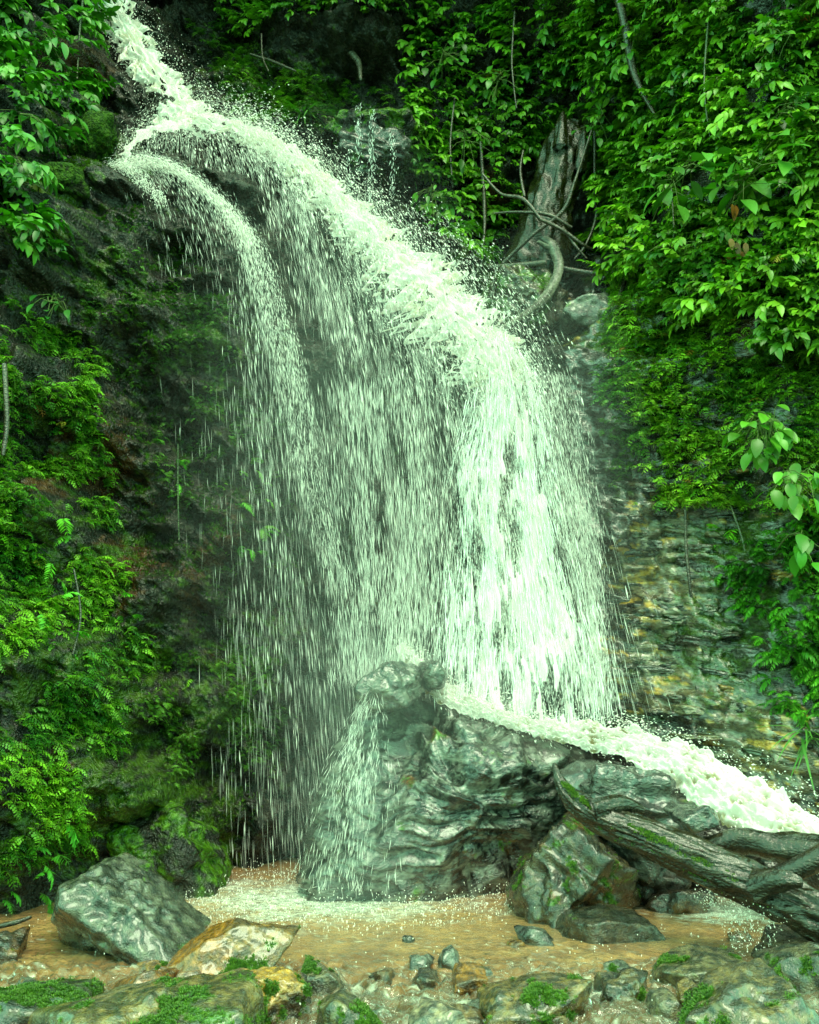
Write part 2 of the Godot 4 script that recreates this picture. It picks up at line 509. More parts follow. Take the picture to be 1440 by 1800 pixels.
func ribbon(path: Array, lump: float, bulge: float, tint_a: Color, tint_b: Color, ragged := 0.45, cols := 40, flow := 0.5) -> Shape:
	var s := Shape.new()
	var length := 0.0
	for k in path.size() - 1:
		length += at(path[k][0], path[k][1], path[k][2]).distance_to(at(path[k + 1][0], path[k + 1][1], path[k + 1][2]))
	var rows := int(length / 0.012)
	for r in rows + 1:
		var t := float(r) / rows
		var here := path_point(path, t)
		var p: Vector3 = here[0]
		var tangent: Vector3 = (path_point(path, minf(t + 0.02, 1.0))[0] - path_point(path, maxf(t - 0.02, 0.0))[0]).normalized()
		var n := (Vector3(0, 0.55, 0.85) - tangent * tangent.dot(Vector3(0, 0.55, 0.85))).normalized()
		var side := tangent.cross(n)
		var along := t * length
		for q in cols + 1:
			var u := 2.0 * q / cols - 1.0
			var hw: float = here[1] * (1.0 + ragged * (fine.get_noise_2d(along * 7.0 + 20.0 * signf(u), 5.0 * signf(u)) * 1.4 + 0.5 * fine.get_noise_2d(along * 22.0, 9.0 * signf(u))))
			var at_v := p + side * u * hw
			var f := froth(at_v.x, at_v.y, at_v.z)
			var w: float = u * here[1]
			var thread := swirl.get_noise_2d(along * 3.5 + 7.0, w * 26.0)
			var body: float = bulge * here[1] * (1.0 - u * u) - 0.03
			at_v += n * (body + lump * (f * (1.0 - flow) + thread * flow))
			s.v.push_back(at_v)
			var tone := soft.get_noise_3d(at_v.x * 4.0, at_v.y * 4.0, at_v.z * 4.0) * 1.2 - 1.1 * f * (1.0 - flow) - 0.9 * thread * flow
			s.c.push_back(tint_a.lerp(tint_b, smoothed(0.0, 0.6, tone)))
	for r in rows:
		for q in cols:
			var u := absf(2.0 * (q + 0.5) / cols - 1.0)
			var along := length * r / rows
			var w: float = (2.0 * (q + 0.5) / cols - 1.0) * path_point(path, float(r) / rows)[1]
			if flow > 0.5 and 1.25 - 1.5 * u * u + 1.6 * swirl.get_noise_2d(along * 3.0 + 40.0, w * 24.0) < 0.35: continue
			var a := r * (cols + 1) + q
			s.tri(a, a + 1, a + cols + 1)
			s.tri(a + 1, a + cols + 2, a + cols + 1)
	s.smooth()
	return s

func sheet(left: Array, right: Array, cols: int, rows: int, gaps: float, swell: float, tint: Color) -> Shape:
	# a falling sheet of water between two edge lines, torn open where the flow is thin
	var s := Shape.new()
	var keep := PackedByteArray()
	for r in rows + 1:
		var t := float(r) / rows
		var a: Vector3 = path_point(left, t)[0]
		var b: Vector3 = path_point(right, t)[0]
		for q in cols + 1:
			var u := float(q) / cols
			var p := a.lerp(b, u)
			var x := u * 1.1
			var thread := swirl.get_noise_2d(x * 22.0, p.y * 2.2 + 3.0)
			var hole := tear(u, p.y)
			p += Vector3(0.3, 0, 1) * (swell * thread + 0.10 * soft.get_noise_2d(x * 3.0, p.y * 1.2)) + Vector3(0, 0, 0.12 * sin(PI * u))
			s.v.push_back(p)
			s.c.push_back(tint)
			var edge := minf(u, 1.0 - u) * 5.0 + 0.7 * soft.get_noise_2d(u * 3.0, p.y * 2.5)
			keep.push_back(1 if hole + 0.9 * thread + minf(edge, 1.0) * 1.1 - 1.1 > gaps else 0)
	for r in rows:
		for q in cols:
			var a := r * (cols + 1) + q
			if keep[a] and keep[a + 1] and keep[a + cols + 1]: s.tri(a, a + 1, a + cols + 1)
			if keep[a + 1] and keep[a + cols + 2] and keep[a + cols + 1]: s.tri(a + 1, a + cols + 2, a + cols + 1)
	s.smooth()
	return s

func tear(u: float, y: float) -> float:
	return 1.3 * soft.get_noise_2d(u * 3.4 + 31.0, y * 0.9) + 0.7 * fine.get_noise_2d(u * 9.0, y * 1.6) + 0.5 * fine.get_noise_2d(u * 26.0 + 3.0, y * 3.0)

func drop_shape() -> ArrayMesh:
	var s := Shape.new()
	var ring := 5
	s.v.push_back(Vector3(0, 1, 0)); s.v.push_back(Vector3(0, -1, 0))
	for k in ring:
		s.v.push_back(Vector3(cos(TAU * k / ring), 0.0, sin(TAU * k / ring)))
	for k in ring:
		var a := 2 + k
		var b := 2 + (k + 1) % ring
		s.tri(0, a, b)
		s.tri(1, b, a)
	s.c.resize(s.v.size())
	s.c.fill(Color.WHITE)
	s.smooth()
	return s.done()

func along(p: Vector3, dir: Vector3, r: float, len: float) -> Transform3D:
	var y := dir.normalized()
	var x := y.cross(Vector3(0.2, 0.1, 1)).normalized()
	return Transform3D(Basis(x * r, y * len, x.cross(y) * r), p)

func thrown(path: Array, n: int, t0: float, t1: float, speed: Vector2, out_v: Vector2, up_v: Vector2, tmax: float, rad: Vector2, spread: float, list: Array, side_v := 0.25, streak := 0.0035) -> void:
	for k in n:
		var t := rnd(t0, t1)
		var here := path_point(path, t)
		var tangent: Vector3 = (path_point(path, minf(t + 0.01, 1.0))[0] - path_point(path, maxf(t - 0.01, 0.0))[0]).normalized()
		var p: Vector3 = here[0] + Vector3(rnd(-1, 1), rnd(-1, 1), rnd(-0.3, 1)) * here[1] * spread
		var v: Vector3 = tangent * rnd(speed.x, speed.y) + Vector3(rnd(-side_v, side_v), rnd(up_v.x, up_v.y), rnd(out_v.x, out_v.y))
		var age := tmax * rng.randf()
		p += v * age + Vector3(0, -4.9 * age * age, 0)
		v.y -= 9.8 * age
		if p.y < 0.02 or -p.z > depth(p.x, p.y) - 0.03: continue
		if p.y < 1.1 and p.x > -0.1 and age > 0.25: continue
		var flow := soft.get_noise_3d(p.x * 4.5 + p.y * 0.9, p.y * 0.7, p.z * 2.0) * 1.3 + 0.6 * fine.get_noise_3d(p.x * 12.0 + p.y * 2.0, p.y * 1.6, p.z * 3.0)
		if age > 0.12 and flow < rnd(-0.55, 0.45): continue
		var r := 0.82 * lerpf(rad.x, rad.y, pow(rng.randf(), 2.8))
		list.append(along(p, v + Vector3(rnd(-0.3, 0.3), 0, 0), r, r * rnd(1.0, 1.4) + clampf(v.length(), 0.0, 6.0) * streak))

func strands(n: int, left: Array, right: Array, list: Array, rad: Vector2, len: Vector2, gaps: float) -> void:
	# falling threads between two edge lines
	for k in n:
		var u := 0.5 + (rng.randf() + rng.randf() - 1.0) * 0.42 + rnd(-0.3, 0.3)
		var t := pow(rng.randf(), 0.85)
		var a: Vector3 = path_point(left, t)[0]
		var b: Vector3 = path_point(right, t)[0]
		var p := a.lerp(b, u)
		if tear(u, p.y) < gaps + 0.5 * rng.randf() - 0.25: continue
		var a2: Vector3 = path_point(left, minf(t + 0.02, 1.0))[0]
		var b2: Vector3 = path_point(right, minf(t + 0.02, 1.0))[0]
		var dir := a2.lerp(b2, u) - p
		if dir.length() < 0.001: dir = Vector3.DOWN
		p += Vector3(rnd(-0.02, 0.02), rnd(-0.03, 0.03), rnd(-0.10, 0.16))
		list.append(along(p, dir + Vector3(rnd(-0.006, 0.006), 0, 0), lerpf(rad.x, rad.y, pow(rng.randf(), 2.0)), rnd(len.x, len.y)))

func make_water() -> void:
	var root := thing("waterfall", Vector3.ZERO, "white waterfall arching from upper left and dropping beside the boulder", "waterfall", "", "structure")
	var white := Color(0.93, 0.86, 0.84)
	var cream := Color(0.88, 0.79, 0.68)
	part("chute", ribbon(MAIN, 0.06, 0.5, white, cream, 0.5, 56, 0.9).done(), mat["white water"], root)
	part("side_branch", ribbon(BRANCH, 0.04, 0.3, white, white, 0.9, 16).done(), mat["white water"], root)
	var o := thing("stream", Vector3.ZERO, "foaming cream-white stream running off the boulder to the right", "stream", "", "structure")
	part("foaming_water", ribbon(RIM, 0.10, 0.35, white, Color(0.40, 0.31, 0.17), 0.16, 64, 0.35).done(), mat["white water"], o)
	# drops and threads
	var drop := drop_shape()
	var list := []
	var dust := []
	thrown(MAIN, 4500, 0.05, 0.98, Vector2(0.8, 2.4), Vector2(-0.1, 0.7), Vector2(0.0, 1.2), 0.20, Vector2(0.002, 0.009), 1.25, list)       # froth flying over the chute
	thrown(MAIN, 9000, 0.05, 0.98, Vector2(0.8, 2.4), Vector2(-0.1, 0.7), Vector2(0.0, 1.4), 0.22, Vector2(0.0015, 0.005), 1.35, dust)
	thrown(MAIN, 8000, 0.25, 0.95, Vector2(1.0, 2.2), Vector2(0.1, 0.7), Vector2(0.3, 2.2), 0.30, Vector2(0.0015, 0.007), 1.2, list, 0.5)
	thrown(MAIN, 11000, 0.30, 0.98, Vector2(0.6, 2.1), Vector2(0.1, 0.8), Vector2(-0.4, 0.3), 0.95, Vector2(0.0016, 0.008), 1.2, list, 0.3, 0.008)       # the veil below it
	thrown(MAIN, 56000, 0.28, 1.0, Vector2(0.6, 2.1), Vector2(0.0, 0.8), Vector2(-0.5, 0.3), 1.15, Vector2(0.0009, 0.0024), 1.3, dust, 0.35, 0.015)
	thrown(ARC, 2800, 0.05, 0.5, Vector2(0.7, 1.7), Vector2(0.05, 0.6), Vector2(-0.2, 0.3), 1.15, Vector2(0.0013, 0.0048), 1.5, list, 0.3, 0.008)
	thrown(ARC, 7000, 0.05, 0.6, Vector2(0.5, 1.7), Vector2(0.0, 0.6), Vector2(-0.2, 0.3), 1.3, Vector2(0.0009, 0.0024), 2.5, dust, 0.35, 0.015)
	thrown(BRANCH, 4500, 0.0, 1.0, Vector2(-0.6, 0.4), Vector2(0.2, 0.9), Vector2(-0.1, 0.5), 0.9, Vector2(0.0015, 0.008), 1.5, list, 0.6)
	thrown(BRANCH, 6000, 0.0, 1.0, Vector2(-0.6, 0.4), Vector2(0.1, 0.9), Vector2(-0.1, 0.6), 1.0, Vector2(0.0010, 0.0030), 2.0, dust, 0.7, 0.014)
	thrown(ARC, 3800, 0.0, 0.5, Vector2(0.4, 1.3), Vector2(0.0, 0.3), Vector2(-0.1, 0.2), 0.10, Vector2(0.0010, 0.0038), 1.2, list, 0.3, 0.012)
	thrown(ARC, 1300, 0.4, 0.75, Vector2(0.4, 1.6), Vector2(0.0, 0.3), Vector2(-0.3, 0.1), 0.16, Vector2(0.0010, 0.0040), 1.8, list, 0.35, 0.012)
	thrown(ARC, 700, 0.7, 1.0, Vector2(0.8, 2.0), Vector2(0.0, 0.3), Vector2(-0.5, 0.1), 0.2, Vector2(0.0010, 0.0036), 2.2, list, 0.4, 0.014)
	thrown(ARC, 6000, 0.0, 1.0, Vector2(0.3, 1.2), Vector2(0.0, 0.3), Vector2(-0.2, 0.2), 0.14, Vector2(0.0010, 0.003), 2.0, dust, 0.4, 0.007)
	thrown(ARC_TWO, 900, 0.0, 1.0, Vector2(0.2, 0.7), Vector2(0.0, 0.2), Vector2(-0.1, 0.1), 0.10, Vector2(0.002, 0.006), 1.4, list, 0.25)
	thrown([[1230, 1555, 6.1, 20], [1290, 1590, 5.9, 34], [1330, 1640, 5.6, 40]], 900, 0.0, 1.0, Vector2(0.3, 0.8), Vector2(-0.1, 0.3), Vector2(0.1, 0.8), 0.12, Vector2(0.0015, 0.005), 1.1, list, 0.4)
	thrown(RIM, 6000, 0.0, 1.0, Vector2(0.6, 1.5), Vector2(-0.1, 0.4), Vector2(0.2, 1.4), 0.17, Vector2(0.0015, 0.007), 1.1, list, 0.4)
	var spray := thing("spray", Vector3.ZERO, "flying white drops of water spraying off the waterfall", "spray", "", "stuff")
	copies("drop", drop, mat["drop"], list, [], spray)
	# the curtain on the right
	list = []
	var cl := [[850, 600, 8.2, 1], [828, 720, 7.95, 1], [803, 850, 7.8, 1], [796, 1000, 7.7, 1], [790, 1130, 7.6, 1], [785, 1240, 7.5, 1]]
	var cr := [[905, 610, 8.1, 1], [945, 700, 7.95, 1], [970, 850, 7.8, 1], [1010, 1000, 7.7, 1], [1045, 1150, 7.6, 1], [1062, 1290, 7.5, 1]]
	part("curtain", sheet(cl, cr, 120, 280, -0.25, 0.035, white).done(), mat["white water"], root)
	strands(16000, cl, cr, list, Vector2(0.0015, 0.005), Vector2(0.02, 0.11), -0.1)
	strands(16000, cl, cr, dust, Vector2(0.0015, 0.005), Vector2(0.006, 0.02), -1.0)
	# thin falls: off the left of the boulder, and down the dark wall
	var bl := [[632, 1225, 7.0, 1], [598, 1300, 6.95, 1], [560, 1400, 6.75, 1], [525, 1550, 6.7, 1]]
	var br := [[670, 1225, 7.0, 1], [680, 1300, 6.85, 1], [690, 1400, 6.7, 1], [685, 1575, 6.55, 1]]
	strands(1400, bl, br, dust, Vector2(0.0008, 0.0025), Vector2(0.012, 0.05), -0.3)
	var vl := [[540, 700, 7.8, 1], [560, 900, 7.7, 1], [580, 1050, 7.6, 1], [590, 1200, 7.5, 1]]
	var vr := [[800, 640, 7.9, 1], [800, 850, 7.7, 1], [790, 1050, 7.6, 1], [770, 1200, 7.5, 1]]
	strands(6000, vl, vr, dust, Vector2(0.0009, 0.0026), Vector2(0.02, 0.08), -0.3)
	var wl := [[930, 660, 8.1, 1], [960, 850, 7.85, 1], [1000, 1000, 7.75, 1], [1030, 1230, 7.6, 1]]
	var wr := [[1010, 660, 8.1, 1], [1040, 850, 7.9, 1], [1060, 1000, 7.8, 1], [1075, 1260, 7.6, 1]]
	strands(7000, wl, wr, dust, Vector2(0.0008, 0.0025), Vector2(0.01, 0.04), -0.8)
	for tr in [[630, 185, 9.3], [655, 200, 9.25], [650, 250, 9.2], [690, 235, 9.25], [615, 260, 9.25]]:
		var ta := [[tr[0] - 4, tr[1], tr[2], 1], [tr[0] - 5, tr[1] + 50, tr[2] - 0.04, 1], [tr[0] - 4, tr[1] + 110, tr[2] - 0.05, 1]]
		var tb := [[tr[0] + 4, tr[1], tr[2], 1], [tr[0] + 6, tr[1] + 50, tr[2] - 0.04, 1], [tr[0] + 7, tr[1] + 110, tr[2] - 0.05, 1]]
		strands(70, ta, tb, list, Vector2(0.001, 0.003), Vector2(0.008, 0.03), -2.0)
	copies("fine_drop", drop, mat["fine spray"], dust, [], spray)
	copies("falling_thread", drop, mat["white water"], list, [], root)
	# mist
	# each bank of mist is denser within: four shells, one inside the other
	for f in [[590, 800, 7.55, Vector3(2.1, 4.2, 1.0), 0.12], [930, 930, 7.7, Vector3(1.5, 3.6, 0.8), 0.24], [800, 1180, 7.05, Vector3(2.2, 0.9, 0.9), 0.12], [625, 1400, 6.8, Vector3(1.0, 2.2, 0.9), 0.14]]:
		for shell in 4:
			var fog := FogVolume.new()
			fog.name = numbered("mist")
			fog.shape = RenderingServer.FOG_VOLUME_SHAPE_ELLIPSOID
			fog.size = f[3] * (1.25 - 0.27 * shell)
			fog.position = at(f[0], f[1], f[2])
			var fm := FogMaterial.new()
			fm.density = f[4] * [0.16, 0.24, 0.36, 0.4][shell]
			fm.albedo = lin(Color(0.9, 0.95, 0.92))
			fog.material = fm
			tag(fog, "pale mist of fine spray hanging about the falls", "mist", "mist about the falls", "stuff")
			add_child(fog)

func make_pool() -> void:
	# stream bed, then the water over it
	var s := Shape.new()
	var step := 0.035
	var cx := int(9.4 / step) + 1
	var cz := int(7.4 / step) + 1
	for j in cz:
		for i in cx:
			var x := -4.7 + i * step
			var z := -1.6 - j * step
			var y := -0.15 + soft.get_noise_2d(x * 1.3, z * 1.3) * 0.10 + fine.get_noise_2d(x * 5.0, z * 5.0) * 0.05
			y -= 0.25 * smoothed(-5.4, -6.4, z) * smoothed(1.8, 0.8, x)
			s.v.push_back(Vector3(x, y, z))
			var b := fine.get_noise_2d(x * 4.0 + 8.0, z * 4.0) * 1.5
			var g := soft.get_noise_2d(x * 2.0, z * 4.0) * 1.5
			var col := Color(0.30, 0.095, 0.012).lerp(Color(0.06, 0.028, 0.010), clampf(0.5 + b, 0, 1))
			s.c.push_back(col.lerp(Color(0.07, 0.075, 0.04), smoothed(0.1, 0.5, g)))
	for j in cz - 1:
		for i in cx - 1:
			var a := j * cx + i
			s.tri(a, a + cx, a + 1)
			s.tri(a + 1, a + cx, a + cx + 1)
	s.smooth()
	for k in s.n.size():
		if s.n[k].y < 0: s.n[k] = -s.n[k]
	var bed := thing("stream_bed", Vector3.ZERO, "orange-brown gravel bed under the shallow pool", "stream bed", "", "structure")
	part("gravel", s.done(), mat["wet rock"], bed)
	s = Shape.new()
	step = 0.022
	cx = int(9.0 / step) + 1
	cz = int(6.9 / step) + 1
	var land := on_water(560, 1578)
	var under := on_water(1285, 1600)
	for j in cz:
		for i in cx:
			var x := -4.5 + i * step
			var z := -1.7 - j * step
			var q := Vector2((x - land.x) / 0.75, (z - land.z) / 0.5).length()
			var choppy := 0.004 + 0.045 * smoothed(-6.0, -5.2, z) + 0.010 * smoothed(2.0, 0.6, q)
			var y := (fine.get_noise_2d(x * 6.0, z * 11.0) + 0.6 * fine.get_noise_2d(x * 17.0 + 4.0, z * 26.0)) * choppy
			s.v.push_back(Vector3(x, y, z))
			var speck := fine.get_noise_2d(x * 30.0, z * 40.0) * 1.4
			var drift := soft.get_noise_2d(x * 2.4 + 5.0, z * 4.5) * 1.3
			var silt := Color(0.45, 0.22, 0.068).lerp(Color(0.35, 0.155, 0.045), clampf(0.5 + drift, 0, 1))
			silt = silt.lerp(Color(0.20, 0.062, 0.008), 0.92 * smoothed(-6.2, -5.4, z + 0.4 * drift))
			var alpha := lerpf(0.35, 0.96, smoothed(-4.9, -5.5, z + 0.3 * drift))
			var foam := smoothed(0.3, 1.7, 1.9 - 0.95 * q + 0.45 * speck + 0.5 * drift)
			var rush := Vector2((x - under.x) / 0.42, (z - under.z) / 0.3).length()
			foam = maxf(foam, smoothed(0.3, 1.0, 1.5 - rush + 0.5 * speck + 0.7 * swirl.get_noise_2d(x * 6.0, z * 9.0)))
			var wx := x + 0.25 * soft.get_noise_2d(x * 1.5 + 40.0, z * 1.5)
			var wz := z + 0.25 * soft.get_noise_2d(x * 1.5, z * 1.5 + 40.0)
			foam = maxf(foam, smoothed(0.30, 0.6, (0.45 - 3.0 * absf(swirl.get_noise_2d(wx * 3.0 + 70.0, wz * 5.0))) + 0.5 * speck + 0.3 * drift - 0.22 + 0.3 * smoothed(-5.7, -5.1, z)) * 0.7)
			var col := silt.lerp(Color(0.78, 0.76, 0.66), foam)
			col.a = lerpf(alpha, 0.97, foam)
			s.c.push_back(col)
	for j in cz - 1:
		for i in cx - 1:
			var a := j * cx + i
			s.tri(a, a + cx, a + 1)
			s.tri(a + 1, a + cx, a + cx + 1)
	s.smooth()
	for k in s.n.size():
		if s.n[k].y < 0: s.n[k] = -s.n[k]
	var pool := thing("pool", Vector3.ZERO, "silty brown plunge pool with foam below the falls", "pool", "", "structure")
	part("silty_water", s.done(), mat["pool water"], pool)
	var top := Shape.new()
	top.v = s.v.duplicate()
	for k in top.v.size():
		top.v[k].y += 0.006
	top.n = s.n
	top.c = s.c
	top.i = s.i
	part("water_surface", top.done(), mat["clear water"], pool)
	# splashes where drops strike the pool
	var list := []
	for k in 3800:
		var a := rnd(0, TAU)
		var r := sqrt(rng.randf()) * 1.25
		var p := land + Vector3(cos(a) * r * 1.1, 0, sin(a) * r * 0.7)
		if k % 9 == 0:
			p = Vector3(rnd(-2.4, 1.6), 0, rnd(-7.4, -4.6))
		p.y = pow(rng.randf(), 3.0) * 0.10 + 0.004
		if -p.z > depth(p.x, p.y) - 0.05: continue
		list.append(along(p, Vector3(rnd(-0.6, 0.6), 1, rnd(-0.6, 0.6)), rnd(0.0015, 0.0045), rnd(0.002, 0.008)))
	var splash := thing("splash", Vector3.ZERO, "tiny white splashes of drops striking the brown pool", "splash", "", "stuff")
	copies("drop", drop_shape(), mat["drop"], list, [], splash)

# ---------------------------------------------------------------- rocks
var spheres := {}
func sphere(level: int) -> Array:
	if spheres.has(level): return spheres[level]
	var v: Array
	var f: PackedInt32Array
	if level == 0:
		var t := (1.0 + sqrt(5.0)) / 2.0
		v = []
		for a in [[-1, t, 0], [1, t, 0], [-1, -t, 0], [1, -t, 0], [0, -1, t], [0, 1, t], [0, -1, -t], [0, 1, -t], [t, 0, -1], [t, 0, 1], [-t, 0, -1], [-t, 0, 1]]:
			v.append(Vector3(a[0], a[1], a[2]).normalized())
		f = PackedInt32Array([0, 11, 5, 0, 5, 1, 0, 1, 7, 0, 7, 10, 0, 10, 11, 1, 5, 9, 5, 11, 4, 11, 10, 2, 10, 7, 6, 7, 1, 8, 3, 9, 4, 3, 4, 2, 3, 2, 6, 3, 6, 8, 3, 8, 9, 4, 9, 5, 2, 4, 11, 6, 2, 10, 8, 6, 7, 9, 8, 1])
		f.reverse()
	else:
		var lower := sphere(level - 1)
		v = lower[0].duplicate()
		f = PackedInt32Array()
		var mid := {}
		var src: PackedInt32Array = lower[1]
		for k in range(0, src.size(), 3):
			var m := []
			for e in 3:
				var a := src[k + e]
				var b := src[k + (e + 1) % 3]
				var key := mini(a, b) * 1000000 + maxi(a, b)
				if not mid.has(key):
					mid[key] = v.size()
					v.append((v[a] + v[b]).normalized())
				m.append(mid[key])
			f.append_array(PackedInt32Array([src[k], m[0], m[2], src[k + 1], m[1], m[0], src[k + 2], m[2], m[1], m[0], m[1], m[2]]))
	spheres[level] = [v, f]
	return spheres[level]

func stone_shape(outline: Array, d: float, thick: float, sd: int, look: Dictionary) -> Array:
	# a stone with the given outline (pixels of the photograph at distance d), rounded corners, facets and its own thickness
	var r := RandomNumberGenerator.new()
	r.seed = sd
	var pts := []
	var mid := Vector3.ZERO
	var lo := 0.0
	var hi := 1e9
	for o in outline:
		lo = maxf(lo, o[1])
		hi = minf(hi, o[1])
	for o in outline:
		var sunk: float = look.get("sink", 0.0) * (lo - hi) * smoothed(0.55, 0.8, (o[1] - hi) / (lo - hi))
		var p := at(o[0], o[1] + sunk, d)
		pts.append(p)
		mid += p
	mid /= outline.size()
	var planes := []
	for k in pts.size():
		var a: Vector3 = pts[k]
		var b: Vector3 = pts[(k + 1) % pts.size()]
		var n := Vector3(b.y - a.y, a.x - b.x, 0).normalized()
		if n.dot(a - mid) < 0: n = -n
		n = (n + Vector3(0, 0, r.randf_range(-0.25, 0.25))).normalized()
		planes.append([n, maxf(n.dot(((a + b) * 0.5) - mid), 0.02)])
	for n in look.get("faces", []):
		planes.append([(n[0] as Vector3).normalized(), thick * n[1]])
	for k in look.get("facets", 5):
		var n := Vector3(r.randf_range(-0.8, 0.8), r.randf_range(-0.5, 0.9), r.randf_range(0.5, 1.0)).normalized()
		planes.append([n, thick * r.randf_range(0.75, 1.05)])
	planes.append([Vector3(0, 0, -1), thick])
	planes.append([Vector3(0, 0, 1), thick])
	var ball := sphere(look.get("level", 4))
	var p_exp: float = look.get("sharp", 18.0)
	var amp: float = look.get("amp", 0.02)
	var freq: float = look.get("freq", 6.0)
	var fold: float = look.get("fold", 0.0)
	var tilt: Vector3 = look.get("grain", Vector3(0.15, 1, 0.2)).normalized()
	var c0: Color = look.get("dark", Color(0.05, 0.05, 0.04))
	var c1: Color = look.get("light", Color(0.16, 0.16, 0.13))
	var c2: Color = look.get("stain", Color(0.16, 0.07, 0.02))
	var stain: float = look.get("stained", 0.0)
	var moss: float = look.get("moss", 0.0)
	var moss_side: Vector3 = look.get("moss_side", Vector3.ZERO)
	var mossy := PackedFloat32Array()
	var stain_side: Vector3 = look.get("stain_side", Vector3.ZERO)
	var s := Shape.new()
	var off := Vector3(r.randf() * 50, r.randf() * 50, r.randf() * 50)
	for dir in ball[0]:
		var sum := 0.0
		for q in planes:
			var c: float = dir.dot(q[0])
			if c > 0.02: sum += pow(c / q[1], p_exp)
		var rad := pow(sum, -1.0 / p_exp)
		var p: Vector3 = dir * rad
		var w := p + off
		var h := fine.get_noise_3d(w.x * freq, w.y * freq, w.z * freq) * amp * 1.6 + soft.get_noise_3d(w.x * 2.5, w.y * 2.5, w.z * 2.5) * amp * 1.5
		if fold > 0.0:
			var lay := w.dot(tilt)
			var q := Vector3(w.x * 0.9 + 0.5 * soft.get_noise_3d(w.x, w.y, w.z), lay * 3.4 + 1.0 * soft.get_noise_3d(w.x * 0.8 + 8.0, w.y * 0.8, w.z * 0.8), w.z * 0.9)
			h += fold * (1.5 * (0.35 - absf(swirl.get_noise_3d(q.x, q.y, q.z)) * 2.0) + 0.45 * (0.3 - absf(fine.get_noise_3d(q.x * 2.0, q.y * 3.4, q.z * 2.0)) * 1.6))
		p += dir * h
		s.v.push_back(p)
		var b := fine.get_noise_3d(w.x * 9.0, w.y * 9.0, w.z * 9.0) * 1.5
		var c := fine.get_noise_3d(w.x * 28.0, w.y * 28.0, w.z * 28.0) * 1.5
		var a := soft.get_noise_3d(w.x * 3.0 + 9.0, w.y * 3.0, w.z * 3.0) * 1.6
		var band := fine.get_noise_3d(w.x * 3.0, w.dot(tilt) * 22.0, w.z * 3.0) * 1.4
		var col := c0.lerp(c1, clampf(0.42 + 0.8 * b + 0.6 * c + 0.5 * band, 0, 1))
		col = col.lerp(c2.lerp(c2 * 0.55, clampf(0.5 + c, 0, 1)), smoothed(0.0, 0.3, stain + dir.dot(stain_side) - 0.55 + 0.6 * a + 0.25 * band))
		col = col.lerp(Color(0.02, 0.065, 0.004).lerp(Color(0.075, 0.165, 0.008), clampf(0.5 + 0.8 * c, 0, 1)), smoothed(0.0, 0.22, moss + dir.dot(moss_side) - 0.6 + 0.6 * a + 0.3 * b + 0.2 * c))
		s.c.push_back(col)
		if moss > 0.15: mossy.push_back(smoothed(0.0, 0.22, moss + dir.dot(moss_side) - 0.6 + 0.6 * a + 0.3 * b + 0.2 * c))
	s.i = ball[1]
	s.smooth()
	var fuzz := []
	if look.has("sink"):
		for k in mossy.size():
			if mossy[k] < 0.5 or s.n[k].z < -0.2 or s.n[k].y < -0.5: continue
			for q in (1 if look.get("level", 4) > 4 else 3):
				var up := (s.n[k] + Vector3(0, 0.3, 0)).normalized()
				var side := up.cross(Vector3(r.randf_range(-1, 1), 0.1, r.randf_range(-1, 1))).normalized()
				var size := r.randf_range(0.35, 0.85)
				fuzz.append(Transform3D(Basis(side, up, side.cross(up)).scaled(Vector3.ONE * size), s.v[k] + side * r.randf_range(-0.012, 0.012) + side.cross(up) * r.randf_range(-0.012, 0.012)))
	return [s.done(), mid, fuzz]

func stone(called: String, outline: Array, d: float, thick: float, sd: int, look: Dictionary, label: String, category := "rock", group := "") -> Node3D:
	if look.has("sink"):                       # it stands in the pool: its foot is where its outline meets the water
		var foot := 0.0
		for o in outline: foot = maxf(foot, o[1])
		d = ground_d(foot) + 0.6 * thick
	var made := stone_shape(outline, d, thick, sd, look)
	var o := part(numbered(called), made[0], mat[look.get("skin", "wet rock")], self)
	o.position = made[1]
	tag(o, label, category, group)
	if made[2].size() > 20:
		var tints := []
		for k in made[2].size():
			tints.append(Color(0.02, 0.065, 0.004).lerp(Color(0.09, 0.18, 0.010), rng.randf()))
		copies("moss", moss_tuft, mat["small leaf"], made[2], tints, o)
	return o

func ground_d(py: float) -> float:
	return -on_water(720, py).z

var moss_tuft: ArrayMesh
func make_tuft() -> void:
	var tuft := Shape.new()
	var blade := leaf(0.018, 0.006, 0.2, 0.3, 2)
	for k in 9:
		tuft.add(blade, Transform3D(turn(TAU * k / 9.0 + rnd(-0.3, 0.3), rnd(-1.2, -0.2), 0), Vector3(rnd(-0.008, 0.008), 0, rnd(-0.008, 0.008))))
	moss_tuft = tuft.done()

